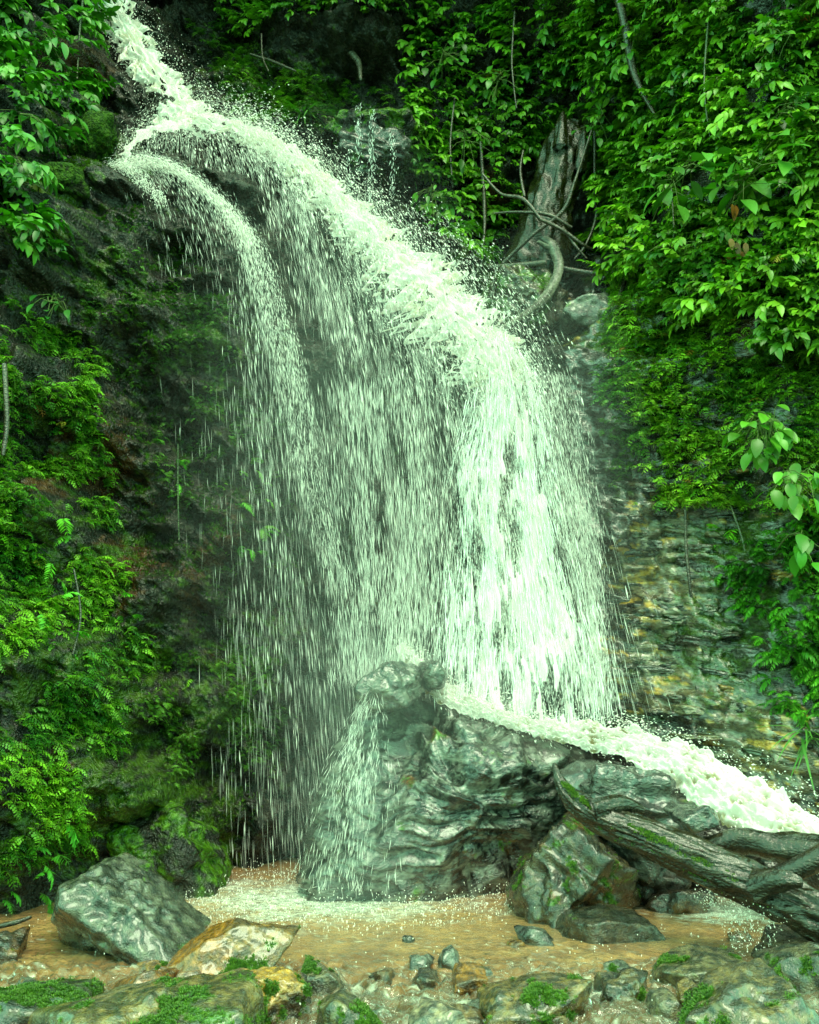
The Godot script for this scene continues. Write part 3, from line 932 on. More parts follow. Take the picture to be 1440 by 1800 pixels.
func make_rocks() -> void:
	make_tuft()
	var grey_d := Color(0.017, 0.019, 0.016)
	var grey_l := Color(0.12, 0.125, 0.1)
	# the big boulder under the fall and what lies round it
	stone("boulder", [[525, 1570], [545, 1440], [588, 1290], [645, 1228], [720, 1206], [800, 1214], [900, 1250], [1000, 1308], [1090, 1390], [1100, 1500], [1040, 1590], [860, 1630], [700, 1630], [560, 1610]], 7.4, 0.55, 11,
		{"level": 6, "sharp": 26.0, "facets": 2, "amp": 0.03, "freq": 2.0, "fold": 0.06, "grain": Vector3(0.12, 1, 0.25), "dark": Color(0.006, 0.007, 0.006), "light": Color(0.16, 0.165, 0.14), "stained": 0.1, "moss": 0.05, "skin": "boulder rock",
		"faces": [[Vector3(-0.45, 0.3, 0.85), 1.05], [Vector3(0.3, 0.8, 0.6), 1.02], [Vector3(0.1, -0.25, 1), 0.95]]},
		"huge rounded wet grey boulder with folded layers under the waterfall", "boulder")
	stone("boulder", [[985, 1375], [1040, 1345], [1105, 1350], [1180, 1385], [1250, 1440], [1250, 1500], [1100, 1520], [1010, 1470]], 6.95, 0.34, 12, {"level": 5, "sharp": 22.0, "amp": 0.04, "freq": 4.0, "fold": 0.04, "dark": grey_d, "light": Color(0.101, 0.108, 0.094), "skin": "boulder rock"}, "smooth grey-green boulder between the log and the foaming stream", "boulder")
	stone("rock", [[632, 1235], [645, 1185], [690, 1160], [735, 1175], [748, 1215], [720, 1245], [660, 1255]], 7.25, 0.26, 13, {"level": 5, "sharp": 12.0, "amp": 0.02, "dark": grey_d, "light": grey_l, "skin": "boulder rock"}, "rounded wet rock on top of the huge boulder at the foot of the fall")
	stone("rock", [[738, 1195], [745, 1163], [768, 1158], [782, 1180], [778, 1205], [752, 1215]], 7.3, 0.15, 14, {"sharp": 12.0, "dark": grey_d, "light": grey_l, "skin": "boulder rock"}, "small upright wet rock in the foam atop the huge boulder")
	stone("rock", [[905, 1552], [950, 1480], [988, 1438], [1040, 1470], [1112, 1528], [1132, 1570], [1060, 1600], [962, 1628], [925, 1600]], 6.25, 0.36, 15, {"sink": 0.25, "level": 5, "sharp": 48.4, "facets": 2, "amp": 0.025, "fold": 0.02, "grain": Vector3(0.7, 0.6, 0.2), "dark": Color(0.015, 0.011, 0.006), "light": Color(0.081, 0.060, 0.030), "stained": 0.35, "moss": 0.35, "faces": [[Vector3(-0.45, 0.35, 0.8), 0.62], [Vector3(0.55, -0.5, 0.65), 0.5]]}, "brown square-edged rock leaning under the tip of the log")
	stone("rock", [[1080, 1510], [1140, 1490], [1210, 1520], [1200, 1570], [1120, 1590], [1075, 1560]], 6.3, 0.2, 16, {"sink": 0.25, "sharp": 30.8, "dark": Color(0.009, 0.006, 0.004), "light": Color(0.045, 0.025, 0.015), "stained": 0.4}, "dark reddish rock wedged beneath the log")
	stone("rock", [[1140, 1588], [1165, 1568], [1225, 1562], [1255, 1580], [1230, 1602], [1160, 1606]], 5.95, 0.14, 17, {"sink": 0.25, "sharp": 26.4, "dark": Color(0.012, 0.009, 0.006), "light": Color(0.066, 0.041, 0.020), "stained": 0.4}, "small flat brown rock in the outflow below the log")
	stone("rock", [[980, 1642], [1003, 1612], [1070, 1604], [1140, 1618], [1165, 1640], [1080, 1655], [1010, 1652]], 5.7, 0.2, 18, {"sink": 0.25, "level": 5, "sharp": 30.8, "amp": 0.015, "dark": Color(0.015, 0.012, 0.006), "light": Color(0.071, 0.050, 0.028), "stained": 0.4, "moss": 0.2}, "low flat brown rock lapped by water in front of the leaning rock")
	stone("rock", [[905, 1642], [925, 1630], [960, 1638], [975, 1652], [935, 1660]], 5.6, 0.08, 19, {"sink": 0.25, "sharp": 26.4, "dark": grey_d, "light": grey_l}, "small dark rock barely above the brown pool")
	stone("rock", [[1180, 1430], [1215, 1412], [1255, 1425], [1262, 1445], [1210, 1460]], 6.3, 0.15, 20, {"sharp": 22.0, "dark": grey_d, "light": grey_l, "skin": "boulder rock"}, "rounded grey rock poking out behind the middle of the log")
	# left foreground
	stone("rock", [[88, 1625], [110, 1565], [150, 1535], [180, 1524], [215, 1545], [275, 1580], [305, 1610], [365, 1640], [340, 1668], [260, 1690], [190, 1690], [120, 1675]], 5.5, 0.34, 21, {"sink": 0.25, "level": 5, "sharp": 35.2, "facets": 0, "amp": 0.022, "freq": 8.0, "dark": Color(0.022, 0.024, 0.017), "light": Color(0.120, 0.118, 0.084), "stained": 0.1, "moss": 0.12, "faces": [[Vector3(0.1, 0.45, 0.85), 0.75], [Vector3(-0.5, -0.65, 0.6), 0.5], [Vector3(0.5, 0.75, 0.4), 1.0]]}, "large grey-green wedge-shaped rock at the left of the pool")
	stone("rock_slab", [[300, 1690], [370, 1645], [430, 1624], [490, 1630], [520, 1645], [505, 1672], [440, 1705], [370, 1735], [310, 1738], [285, 1720]], 4.95, 0.17, 22, {"moss_side": Vector3(0.35, -0.17, 0.07), "stain_side": Vector3(-0.5, 0.3, 0), "sink": 0.25, "level": 5, "sharp": 44.0, "facets": 1, "amp": 0.014, "fold": 0.008, "grain": Vector3(-0.6, 0.8, 0.1), "dark": Color(0.077, 0.042, 0.013), "light": Color(0.266, 0.133, 0.032), "stain": Color(0.30, 0.11, 0.008), "stained": 0.62, "moss": 0.3, "faces": [[Vector3(0.15, 0.6, 0.8), 0.6]]}, "tilted tan and orange slab with moss in the left foreground", "rock")
	stone("rock", [[192, 1745], [230, 1718], [280, 1705], [300, 1722], [280, 1750], [220, 1760]], 4.7, 0.12, 23, {"sink": 0.25, "sharp": 22.0, "amp": 0.012, "dark": Color(0.080, 0.032, 0.005), "light": Color(0.309, 0.111, 0.014), "stained": 0.4}, "orange rounded stone at the lower end of the tan slab")
	stone("rock", [[300, 1735], [315, 1708], [350, 1704], [365, 1720], [345, 1745], [312, 1748]], 4.62, 0.1, 24, {"sink": 0.25, "sharp": 22.0, "amp": 0.012, "dark": Color(0.097, 0.050, 0.029), "light": Color(0.342, 0.181, 0.092)}, "small pinkish stone in front of the tan slab")
	stone("rock", [[395, 1735], [430, 1712], [500, 1705], [540, 1725], [545, 1765], [500, 1795], [445, 1795], [405, 1770]], 4.6, 0.18, 25, {"moss_side": Vector3(0.21, -0.21, 0.07), "stain_side": Vector3(0, 0.7, 0), "sink": 0.25, "level": 5, "sharp": 44.0, "amp": 0.025, "fold": 0.02, "dark": Color(0.013, 0.009, 0.005), "light": Color(0.097, 0.045, 0.014), "stain": Color(0.5, 0.24, 0.03), "stained": 0.3, "moss": 0.3}, "dark broken rock with an orange top right of the tan slab")
	stone("rock", [[-40, 1850], [60, 1790], [160, 1765], [300, 1752], [430, 1740], [450, 1790], [440, 1860], [200, 1880]], 4.3, 0.3, 26, {"moss_side": Vector3(0.28, 0.00, 0.07), "sink": 0.25, "level": 5, "sharp": 26.4, "amp": 0.02, "dark": Color(0.042, 0.038, 0.013), "light": Color(0.206, 0.131, 0.042), "moss": 0.45}, "broad mossy olive rock across the bottom left corner")
	stone("rock", [[-60, 1765], [0, 1742], [80, 1735], [150, 1745], [155, 1765], [60, 1790], [-40, 1800]], 4.6, 0.22, 27, {"sink": 0.25, "sharp": 26.4, "amp": 0.02, "dark": Color(0.011, 0.012, 0.008), "light": Color(0.074, 0.060, 0.025), "moss": 0.6}, "low dark mossy rock at the left edge behind the broad mossy rock")
	stone("rock", [[-60, 1660], [0, 1640], [40, 1655], [35, 1680], [-30, 1690]], 5.3, 0.16, 28, {"sink": 0.25, "sharp": 26.4, "dark": Color(0.010, 0.009, 0.007), "light": Color(0.068, 0.045, 0.025), "stained": 0.3}, "small dark wet rock at the left edge beside the grey wedge rock")
	# middle foreground
	stone("rock", [[528, 1735], [540, 1702], [560, 1694], [590, 1712], [620, 1738], [570, 1746]], 4.75, 0.12, 29, {"moss_side": Vector3(-0.35, 0.00, 0.00), "sink": 0.25, "sharp": 44.0, "amp": 0.012, "dark": Color(0.026, 0.027, 0.015), "light": Color(0.151, 0.116, 0.057), "moss": 0.3}, "small grey-green wedge stone standing in the shallows")
	stone("rock", [[550, 1830], [560, 1768], [590, 1750], [640, 1770], [665, 1800], [660, 1850]], 4.35, 0.16, 30, {"sink": 0.25, "sharp": 26.4, "amp": 0.02, "dark": Color(0.026, 0.027, 0.011), "light": Color(0.138, 0.101, 0.035), "moss": 0.65}, "bright mossy rock at the bottom edge left of centre")
	stone("rock", [[725, 1830], [730, 1780], [765, 1762], [810, 1770], [830, 1800], [820, 1850]], 4.3, 0.16, 31, {"sink": 0.25, "sharp": 22.0, "amp": 0.015, "dark": Color(0.065, 0.059, 0.045), "light": Color(0.329, 0.242, 0.148)}, "pale whitish-grey rock at the bottom edge in the middle")
	stone("rock", [[720, 1700], [725, 1682], [748, 1678], [765, 1690], [755, 1704]], 5.0, 0.06, 32, {"sink": 0.25, "sharp": 26.4, "dark": grey_d, "light": grey_l}, "small dark stone left of its taller twin in mid pool")
	stone("rock", [[770, 1702], [780, 1675], [795, 1670], [806, 1690], [800, 1706]], 5.0, 0.06, 33, {"sink": 0.25, "sharp": 30.8, "dark": grey_d, "light": grey_l}, "small pointed dark stone in mid pool")
	stone("rock", [[718, 1730], [735, 1710], [770, 1712], [778, 1728], [750, 1738]], 4.75, 0.08, 34, {"sink": 0.25, "sharp": 26.4, "dark": Color(0.019, 0.015, 0.008), "light": Color(0.116, 0.071, 0.029), "moss": 0.3}, "low olive stone behind the pale whitish rock")
	stone("rock", [[795, 1735], [800, 1712], [825, 1705], [855, 1712], [852, 1735], [825, 1748]], 4.7, 0.09, 35, {"sink": 0.25, "sharp": 35.2, "amp": 0.012, "dark": Color(0.058, 0.024, 0.005), "light": Color(0.309, 0.126, 0.017), "stained": 0.3}, "small amber-orange stone between the pale rock and mossy slab")
	stone("rock_slab", [[840, 1760], [860, 1735], [920, 1722], [1010, 1718], [1040, 1722], [1030, 1775], [960, 1795], [880, 1800], [845, 1785]], 4.55, 0.22, 36, {"moss_side": Vector3(0.24, -0.35, 0.07), "sink": 0.25, "level": 5, "sharp": 44.0, "facets": 2, "amp": 0.018, "dark": Color(0.032, 0.027, 0.009), "light": Color(0.206, 0.121, 0.032), "moss": 0.4, "faces": [[Vector3(0, 0.85, 0.5), 0.55]]}, "flat-topped mossy slab right of centre at the front", "rock")
	stone("rock", [[1140, 1775], [1150, 1752], [1180, 1748], [1195, 1765], [1185, 1785], [1155, 1788]], 4.5, 0.08, 37, {"sink": 0.25, "sharp": 12.0, "amp": 0.008, "dark": Color(0.032, 0.035, 0.024), "light": Color(0.151, 0.121, 0.067)}, "small round grey-green cobble right of the mossy slab")
	stone("rock", [[1145, 1715], [1165, 1692], [1230, 1682], [1310, 1690], [1315, 1715], [1250, 1738], [1170, 1738]], 4.9, 0.2, 38, {"sink": 0.25, "level": 5, "sharp": 26.4, "amp": 0.015, "dark": Color(0.030, 0.029, 0.015), "light": Color(0.165, 0.121, 0.053), "moss": 0.25}, "flat pale green-grey rock in the shallows at right")
	stone("rock", [[1195, 1820], [1215, 1765], [1290, 1728], [1390, 1735], [1425, 1770], [1430, 1850], [1250, 1870]], 4.4, 0.24, 39, {"moss_side": Vector3(-0.28, -0.07, 0.07), "sink": 0.25, "level": 5, "sharp": 35.2, "amp": 0.02, "fold": 0.015, "dark": Color(0.026, 0.022, 0.011), "light": Color(0.165, 0.106, 0.038), "stained": 0.15, "moss": 0.3}, "big layered olive-brown rock at the bottom right")
	stone("rock", [[1295, 1728], [1305, 1708], [1345, 1703], [1362, 1718], [1330, 1732]], 4.6, 0.08, 40, {"sink": 0.25, "sharp": 39.6, "dark": Color(0.097, 0.035, 0.005), "light": Color(0.342, 0.111, 0.014)}, "bright orange stone resting behind the big layered rock")
	stone("rock", [[1345, 1710], [1370, 1680], [1440, 1665], [1520, 1680], [1520, 1740], [1400, 1745]], 4.7, 0.2, 41, {"sink": 0.25, "sharp": 26.4, "dark": Color(0.019, 0.020, 0.014), "light": Color(0.116, 0.091, 0.050), "moss": 0.25}, "grey mossy rock at the right edge above the big layered rock")
	stone("rock", [[1310, 1680], [1345, 1650], [1420, 1635], [1520, 1640], [1520, 1670], [1400, 1690]], 5.1, 0.18, 42, {"sink": 0.25, "sharp": 39.6, "dark": Color(0.011, 0.009, 0.005), "light": Color(0.082, 0.050, 0.021), "moss": 0.2}, "low dark slab at the right edge below the log end")
	stone("rock", [[1050, 1745], [1060, 1722], [1100, 1712], [1140, 1725], [1135, 1752], [1090, 1760]], 4.7, 0.1, 43, {"sink": 0.25, "sharp": 30.8, "dark": Color(0.019, 0.017, 0.008), "light": Color(0.124, 0.081, 0.029), "moss": 0.35}, "low mossy stone beside the flat-topped slab")
	stone("rock", [[1190, 1775], [1195, 1745], [1225, 1735], [1240, 1755], [1225, 1790]], 4.45, 0.09, 44, {"sink": 0.25, "sharp": 30.8, "dark": Color(0.039, 0.029, 0.011), "light": Color(0.206, 0.121, 0.035), "moss": 0.4}, "small yellowish mossy stone against the big layered rock")
	stone("rock", [[640, 1716], [660, 1704], [690, 1706], [700, 1718], [665, 1726]], 4.85, 0.06, 45, {"sink": 0.25, "sharp": 26.4, "dark": Color(0.022, 0.015, 0.005), "light": Color(0.138, 0.066, 0.017)}, "tiny brown stone just breaking the shallow water")
	var tones := [[Color(0.02, 0.022, 0.018), Color(0.13, 0.13, 0.10)], [Color(0.05, 0.03, 0.012), Color(0.20, 0.12, 0.045)], [Color(0.10, 0.045, 0.008), Color(0.34, 0.16, 0.03)], [Color(0.05, 0.055, 0.04), Color(0.24, 0.24, 0.18)]]
	for k in 28:
		var px := rnd(-10, 1440)
		var py := rnd(1690, 1800) if k % 3 else rnd(1640, 1700)
		var w := rnd(10, 30) * (0.5 + (py - 1600) / 200.0)
		var h := w * rnd(0.25, 0.45)
		var ring := []
		for q in 7:
			var a := TAU * q / 7.0
			ring.append([px + cos(a) * w * rnd(0.8, 1.1), py + sin(a) * h * rnd(0.8, 1.1)])
		var tone: Array = tones[rng.randi() % 4]
		stone("small_stone", ring, 5.0, w * 0.0022, 400 + k, {"level": 3, "sharp": 20.0, "sink": 0.3, "amp": 0.008, "freq": 12.0, "dark": tone[0], "light": tone[1], "moss": 0.2}, "%s %s stone lying in the shallow water %s" % ["tiny" if w < 14.0 else "small" if w < 21.0 else "hand-sized", ["dark wet", "brown", "orange", "pale grey"][tones.find(tone)], "at the left of the foreground" if px < 400 else "left of centre in the foreground" if px < 720 else "right of centre in the foreground" if px < 1060 else "at the right of the foreground"], "stone", "small stones in the shallows")
	# moss humps at the foot of the left wall and by the chute
	stone("mossy_boulder", [[110, 1580], [120, 1420], [190, 1340], [260, 1370], [335, 1425], [390, 1490], [410, 1545], [300, 1590]], 7.45, 0.4, 46, {"level": 5, "sharp": 10.0, "amp": 0.06, "freq": 3.0, "fold": 0.03, "grain": Vector3(0.6, 0.8, 0), "dark": Color(0.008, 0.010, 0.006), "light": Color(0.035, 0.036, 0.024), "moss": 0.75, "skin": "cliff rock"}, "dark mossy boulder at the foot of the left wall behind the pool", "boulder")
	stone("mossy_boulder", [[125, 270], [135, 220], [165, 203], [200, 215], [205, 260], [170, 290]], 8.5, 0.24, 47, {"level": 5, "sharp": 10.5, "amp": 0.03, "dark": Color(0.013, 0.017, 0.006), "light": Color(0.050, 0.065, 0.022), "moss": 0.9, "skin": "moss"}, "round mossy hump beside the upper chute", "boulder")
	stone("mossy_boulder", [[60, 335], [70, 300], [110, 285], [140, 300], [145, 335], [100, 350]], 7.9, 0.2, 48, {"sharp": 10.5, "amp": 0.03, "dark": Color(0.013, 0.017, 0.006), "light": Color(0.050, 0.065, 0.022), "moss": 0.9, "skin": "moss"}, "lower mossy hump left of the thin arc of water", "boulder")
	stone("rock", [[848, 540], [862, 488], [930, 472], [985, 480], [992, 560], [950, 590], [870, 585]], 9.3, 0.3, 49, {"level": 5, "sharp": 30.8, "amp": 0.03, "dark": Color(0.021, 0.019, 0.008), "light": Color(0.086, 0.072, 0.036), "moss": 0.6}, "mossy block behind the crest of the fall under the driftwood")
	stone("rock_ledge", [[560, 225], [590, 208], [660, 200], [720, 210], [735, 232], [700, 255], [600, 255]], 9.85, 0.4, 51, {"level": 5, "sharp": 20.0, "amp": 0.03, "fold": 0.03, "dark": Color(0.01, 0.011, 0.009), "light": Color(0.06, 0.065, 0.05), "skin": "cliff rock", "moss": 0.65, "faces": [[Vector3(0, 0.9, 0.4), 0.4]]}, "flat wet ledge with trickles right of the grass tuft", "rock")
	stone("rock_ledge", [[590, 275], [600, 245], [670, 240], [720, 255], [715, 300], [640, 320]], 9.6, 0.3, 52, {"level": 5, "sharp": 16.0, "amp": 0.03, "fold": 0.03, "dark": Color(0.006, 0.007, 0.006), "light": Color(0.035, 0.04, 0.03), "moss": 0.2}, "dark dripping rock step below the flat wet ledge", "rock")
	stone("rock", [[985, 560], [1000, 530], [1060, 515], [1085, 535], [1070, 565], [1010, 580]], 9.0, 0.24, 50, {"sharp": 26.4, "amp": 0.02, "dark": Color(0.038, 0.042, 0.036), "light": Color(0.173, 0.180, 0.144)}, "pale flat rock on the ledge right of the mossy block")

# ---------------------------------------------------------------- wood
func limb(pix: Array, sides: int, col: Color, col2: Color, rugged: float, sd: int, origin := Vector3.ZERO) -> Shape:
	# [px, py, d, radius px] -> a gnarled tapered limb
	var s := Shape.new()
	var length := 0.0
	for k in pix.size() - 1:
		length += at(pix[k][0], pix[k][1], pix[k][2]).distance_to(at(pix[k + 1][0], pix[k + 1][1], pix[k + 1][2]))
	var rows := clampi(int(length / (0.02 if sides > 12 else 0.035)), 6, 260)
	var side := Vector3.ZERO
	for r in rows + 1:
		var t := float(r) / rows
		var here := path_point(pix, t)
		var p: Vector3 = here[0]
		var tan: Vector3 = (path_point(pix, minf(t + 0.01, 1.0))[0] - path_point(pix, maxf(t - 0.01, 0.0))[0]).normalized()
		if side == Vector3.ZERO: side = tan.cross(Vector3(0.3, 0.2, 0.9)).normalized()
		side = (side - tan * side.dot(tan)).normalized()
		var up := tan.cross(side)
		for q in sides:
			var a := TAU * q / sides
			var d := side * cos(a) + up * sin(a)
			var groove := fine.get_noise_3d(cos(a) * 3.2 + sd, sin(a) * 3.2, t * length * 1.7) * 1.5
			if sides > 18: groove = 0.5 - 2.6 * absf(fine.get_noise_3d(cos(a) * 3.0 + sd, sin(a) * 3.0, t * length * 2.2)) - 0.8 * absf(fine.get_noise_3d(cos(a) * 7.0 + sd, sin(a) * 7.0, t * length * 7.0))
			var knot := soft.get_noise_3d(cos(a) * 1.5, sin(a) * 1.5 + sd, t * length * 3.0)
			s.v.push_back(p + d * here[1] * (1.0 + rugged * (0.7 * groove + 0.8 * knot)) - origin)
			s.c.push_back(col.lerp(col2, clampf(0.5 + 0.9 * groove + 0.4 * fine.get_noise_3d(cos(a) * 9.0, sin(a) * 9.0 + sd, t * length * 9.0), 0, 1)))
	for r in rows:
		for q in sides:
			var a := r * sides + q
			var b := r * sides + (q + 1) % sides
			s.tri(a, a + sides, b)
			s.tri(b, a + sides, b + sides)
	s.smooth()
	# close the ends
	for e in 2:
		var ring := 0 if e == 0 else rows * sides
		var mid := Vector3.ZERO
		for q in sides: mid += s.v[ring + q]
		var k := s.v.size()
		s.v.push_back(mid / sides)
		s.n.push_back(Vector3(0, 0, 1))
		s.c.push_back(col2)
		for q in sides:
			if e == 0: s.tri(k, ring + q, ring + (q + 1) % sides)
			else: s.tri(k, ring + (q + 1) % sides, ring + q)
	return s

func wood(called: String, limbs: Array, label: String, category: String, col: Color, col2: Color, rugged: float, sides: int, names: Array, group := "") -> void:
	var p0 := at(limbs[0][0][0], limbs[0][0][1], limbs[0][0][2])
	var root := thing(called, p0, label, category, group)
	for k in limbs.size():
		part(names[mini(k, names.size() - 1)], limb(limbs[k], sides if k == 0 else maxi(6, sides / 2), col, col2, rugged, 7 * k + limbs.size(), p0).done(), mat["bark"], root)

func make_wood() -> void:
	var wet := Color(0.012, 0.008, 0.004)
	var pale := Color(0.052, 0.042, 0.026)
	wood("fallen_log", [
		[[974, 1342, 6.05, 3], [985, 1375, 6.0, 10], [1010, 1408, 5.98, 19], [1060, 1440, 5.95, 26], [1150, 1478, 5.9, 31], [1260, 1528, 5.8, 35], [1360, 1572, 5.68, 38], [1440, 1612, 5.55, 42], [1540, 1665, 5.35, 42]],
		[[1040, 1425, 5.9, 20], [1090, 1412, 5.95, 14], [1130, 1425, 6.0, 6]], [[1330, 1560, 5.6, 26], [1375, 1548, 5.5, 18], [1410, 1552, 5.45, 8]]],
		"thick dark wet fallen log lying aslant at the lower right", "log", wet, pale, 0.24, 56, ["trunk", "branch_stub"])
	# moss along the near side of the thick log
	var log: Node = get_node("fallen_log")
	var fuzz := []
	var tints := []
	var line := [[985, 1375, 6.0, 10], [1060, 1440, 5.95, 26], [1150, 1478, 5.9, 31], [1260, 1528, 5.8, 35], [1360, 1572, 5.68, 38]]
	while fuzz.size() < 900:
		var t := rng.randf()
		var here := path_point(line, t)
		var a := rnd(-1.1, 0.5)
		var out := Vector3(0, sin(a), cos(a))
		var p: Vector3 = here[0] + out * here[1] * 0.98
		if soft.get_noise_3d(p.x * 5.0, p.y * 5.0, a * 1.5) < 0.12: continue
		fuzz.append(Transform3D(Basis(Vector3.RIGHT, out, Vector3.RIGHT.cross(out)).scaled(Vector3.ONE * rnd(0.4, 0.9)), p - log.position))
		tints.append(Color(0.02, 0.06, 0.004).lerp(Color(0.09, 0.17, 0.010), rng.randf()))
	copies("moss", moss_tuft, mat["small leaf"], fuzz, tints, log)
	wood("fallen_log", [[[1235, 1490, 6.25, 12], [1300, 1478, 6.2, 22], [1380, 1492, 6.1, 26], [1460, 1498, 6.0, 28], [1540, 1505, 5.9, 28]], [[1360, 1545, 5.9, 18], [1410, 1522, 5.85, 20], [1480, 1490, 5.8, 22]]],
		"shorter dark log behind the thick log at the right edge", "log", wet, pale, 0.2, 20, ["trunk", "branch"])
	wood("tree_stump", [[[945, 480, 9.6, 56], [956, 410, 9.65, 48], [974, 335, 9.72, 44], [994, 265, 9.8, 40], [1010, 228, 9.85, 30], [1014, 214, 9.85, 6]], [[1020, 300, 9.55, 12], [1026, 250, 9.6, 11], [1030, 222, 9.65, 3]], [[985, 260, 9.55, 14], [988, 220, 9.6, 11], [990, 196, 9.65, 2]]],
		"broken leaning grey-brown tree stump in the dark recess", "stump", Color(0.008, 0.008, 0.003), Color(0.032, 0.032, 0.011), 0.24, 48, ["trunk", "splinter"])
	wood("driftwood", [[[885, 575, 8.6, 5], [930, 548, 8.8, 7], [965, 515, 9.0, 9], [982, 470, 9.2, 9], [972, 435, 9.35, 11], [955, 420, 9.4, 6]], [[972, 440, 9.35, 6], [945, 425, 9.3, 4]]],
		"pale curved driftwood limb hanging over the crest of the fall", "driftwood", Color(0.07, 0.07, 0.055), Color(0.24, 0.24, 0.19), 0.2, 12, ["limb", "branch_stub"])
	var sticks := [
		[[885, 462, 9.4, 4], [940, 410, 9.3, 4], [990, 370, 9.3, 4], [1010, 320, 9.3, 3], [1040, 230, 9.4, 2]], "long grey stick leaning across the stump and rising right",
		[[848, 305, 9.6, 2], [880, 340, 9.5, 3], [920, 350, 9.4, 4], [950, 385, 9.3, 4]], "curved grey stick left of the stump",
		[[920, 265, 9.6, 2], [915, 300, 9.5, 2.5], [922, 345, 9.4, 3]], "thin crooked twig standing left of the stump",
		[[870, 375, 9.5, 2], [910, 373, 9.4, 3], [965, 378, 9.3, 4], [1005, 400, 9.3, 3]], "thin level stick crossing in front of the stump base",
		[[950, 385, 9.2, 4], [990, 405, 9.2, 4], [1025, 430, 9.2, 3], [1040, 438, 9.3, 2]], "short dark stick slanting down right of the stump",
		[[990, 400, 9.3, 3], [1010, 430, 9.2, 3], [1032, 455, 9.2, 2]], "short twig below the stump pointing down right",
		[[1045, 230, 9.6, 2.5], [1045, 330, 9.6, 3], [1048, 380, 9.6, 3], [1030, 430, 9.5, 2.5], [1010, 455, 9.5, 2]], "hanging dark root right of the stump",
		[[860, 470, 9.4, 6], [910, 468, 9.3, 7], [960, 462, 9.2, 6]], "weathered flat branch lying on the mossy block",
		[[985, 470, 9.2, 4], [1040, 480, 9.1, 5], [1095, 482, 9.0, 5], [1090, 520, 8.9, 4], [1075, 560, 8.8, 3]], "dark crooked branch along the ledge right of the driftwood",
		[[610, 55, 10.6, 7], [612, 85, 10.5, 7], [630, 110, 10.4, 6], [634, 140, 10.3, 4]], "pale bent branch hanging in the dark hollow at top centre",
		[[440, 95, 10.6, 2], [480, 108, 10.5, 3], [520, 125, 10.4, 2]], "thin fallen twig in the hollow beside the chute",
		[[1080, -30, 9.0, 9], [1100, 50, 9.0, 8], [1115, 130, 9.0, 7], [1150, 200, 8.9, 3]], "dark leaning stem among the leaves at top right",
		[[150, -40, 9.3, 2.5], [140, 60, 9.3, 2.5], [136, 130, 9.2, 2], [134, 190, 9.0, 2]], "green vine hanging straight down at upper left",
		[[130, 1000, 6.9, 2], [142, 1080, 6.85, 2], [128, 1150, 6.8, 2]], "thin brown rootlet on the fern wall at left",
		[[1205, 890, 7.8, 2.5], [1206, 960, 7.8, 3], [1212, 1020, 7.75, 3], [1218, 1070, 7.75, 2]], "dark root trailing down the pale bedded rock",
		[[1290, 460, 7.9, 4], [1300, 540, 7.85, 4], [1312, 610, 7.8, 3]], "pale stem running down through the right bank leaves",
		[[1285, 890, 7.7, 2], [1308, 960, 7.6, 2.5], [1318, 1040, 7.6, 2], [1335, 1180, 7.5, 1.5]], "thin pale vine trailing over the mossy bedded rock",
		[[313, 780, 7.8, 1.5], [313, 860, 7.8, 1.5], [315, 950, 7.8, 1.5]], "thin vine hanging down the dark wall left of the falls",
		[[8, 640, 6.8, 5], [12, 740, 6.75, 5], [5, 800, 6.7, 4]], "brown root down the left edge of the picture",
		[[845, 250, 10.1, 3], [850, 330, 10.0, 3.5], [852, 400, 9.9, 3], [846, 450, 9.8, 3]], "brown root hanging among leaves left of the stump",
		[[460, 60, 10.4, 1.5], [462, 100, 10.3, 1.5], [472, 125, 10.2, 1.5]], "thin brown tendril in the hollow right of the chute",
		[[800, 170, 10.1, 2], [792, 250, 10.0, 2], [796, 330, 9.9, 2]], "thin hanging tendril on the leafy wall above the fall",
	]
	sticks += [[[1180, 330, 8.3, 2], [1185, 420, 8.2, 2], [1178, 500, 8.1, 1.5]], "slim vine hanging through the leaves above the yellow moss corner",
		[[1245, 40, 8.4, 2.5], [1238, 150, 8.3, 2], [1248, 240, 8.2, 2]], "slim vine hanging among the leaves at top right",
		[[905, 20, 9.9, 2], [900, 110, 9.8, 2], [908, 190, 9.7, 1.5]], "slim tendril hanging above and left of the stump"]
	sticks += [[[-20, 1632, 5.85, 4], [25, 1622, 5.85, 5], [55, 1612, 5.9, 3]], "thin black stick lying in the pool at the left edge"]
	for k in range(0, sticks.size(), 2):
		var label: String = sticks[k + 1]
		var kind := "root" if "root" in label else "vine" if "vine" in label or "tendril" in label else "stem" if "stem" in label else "branch"
		var green := "green" in label or "vine" in label
		var p: Array = sticks[k]
		var p0 := at(p[0][0], p[0][1], p[0][2])
		var o := part(numbered(kind), limb(p, 7, Color(0.025, 0.02, 0.012) if not green else Color(0.03, 0.05, 0.01), Color(0.10, 0.085, 0.06) if not green else Color(0.07, 0.10, 0.03), 0.15, k, p0).done(), mat["bark"], self)
		o.position = p0
		tag(o, label, kind)

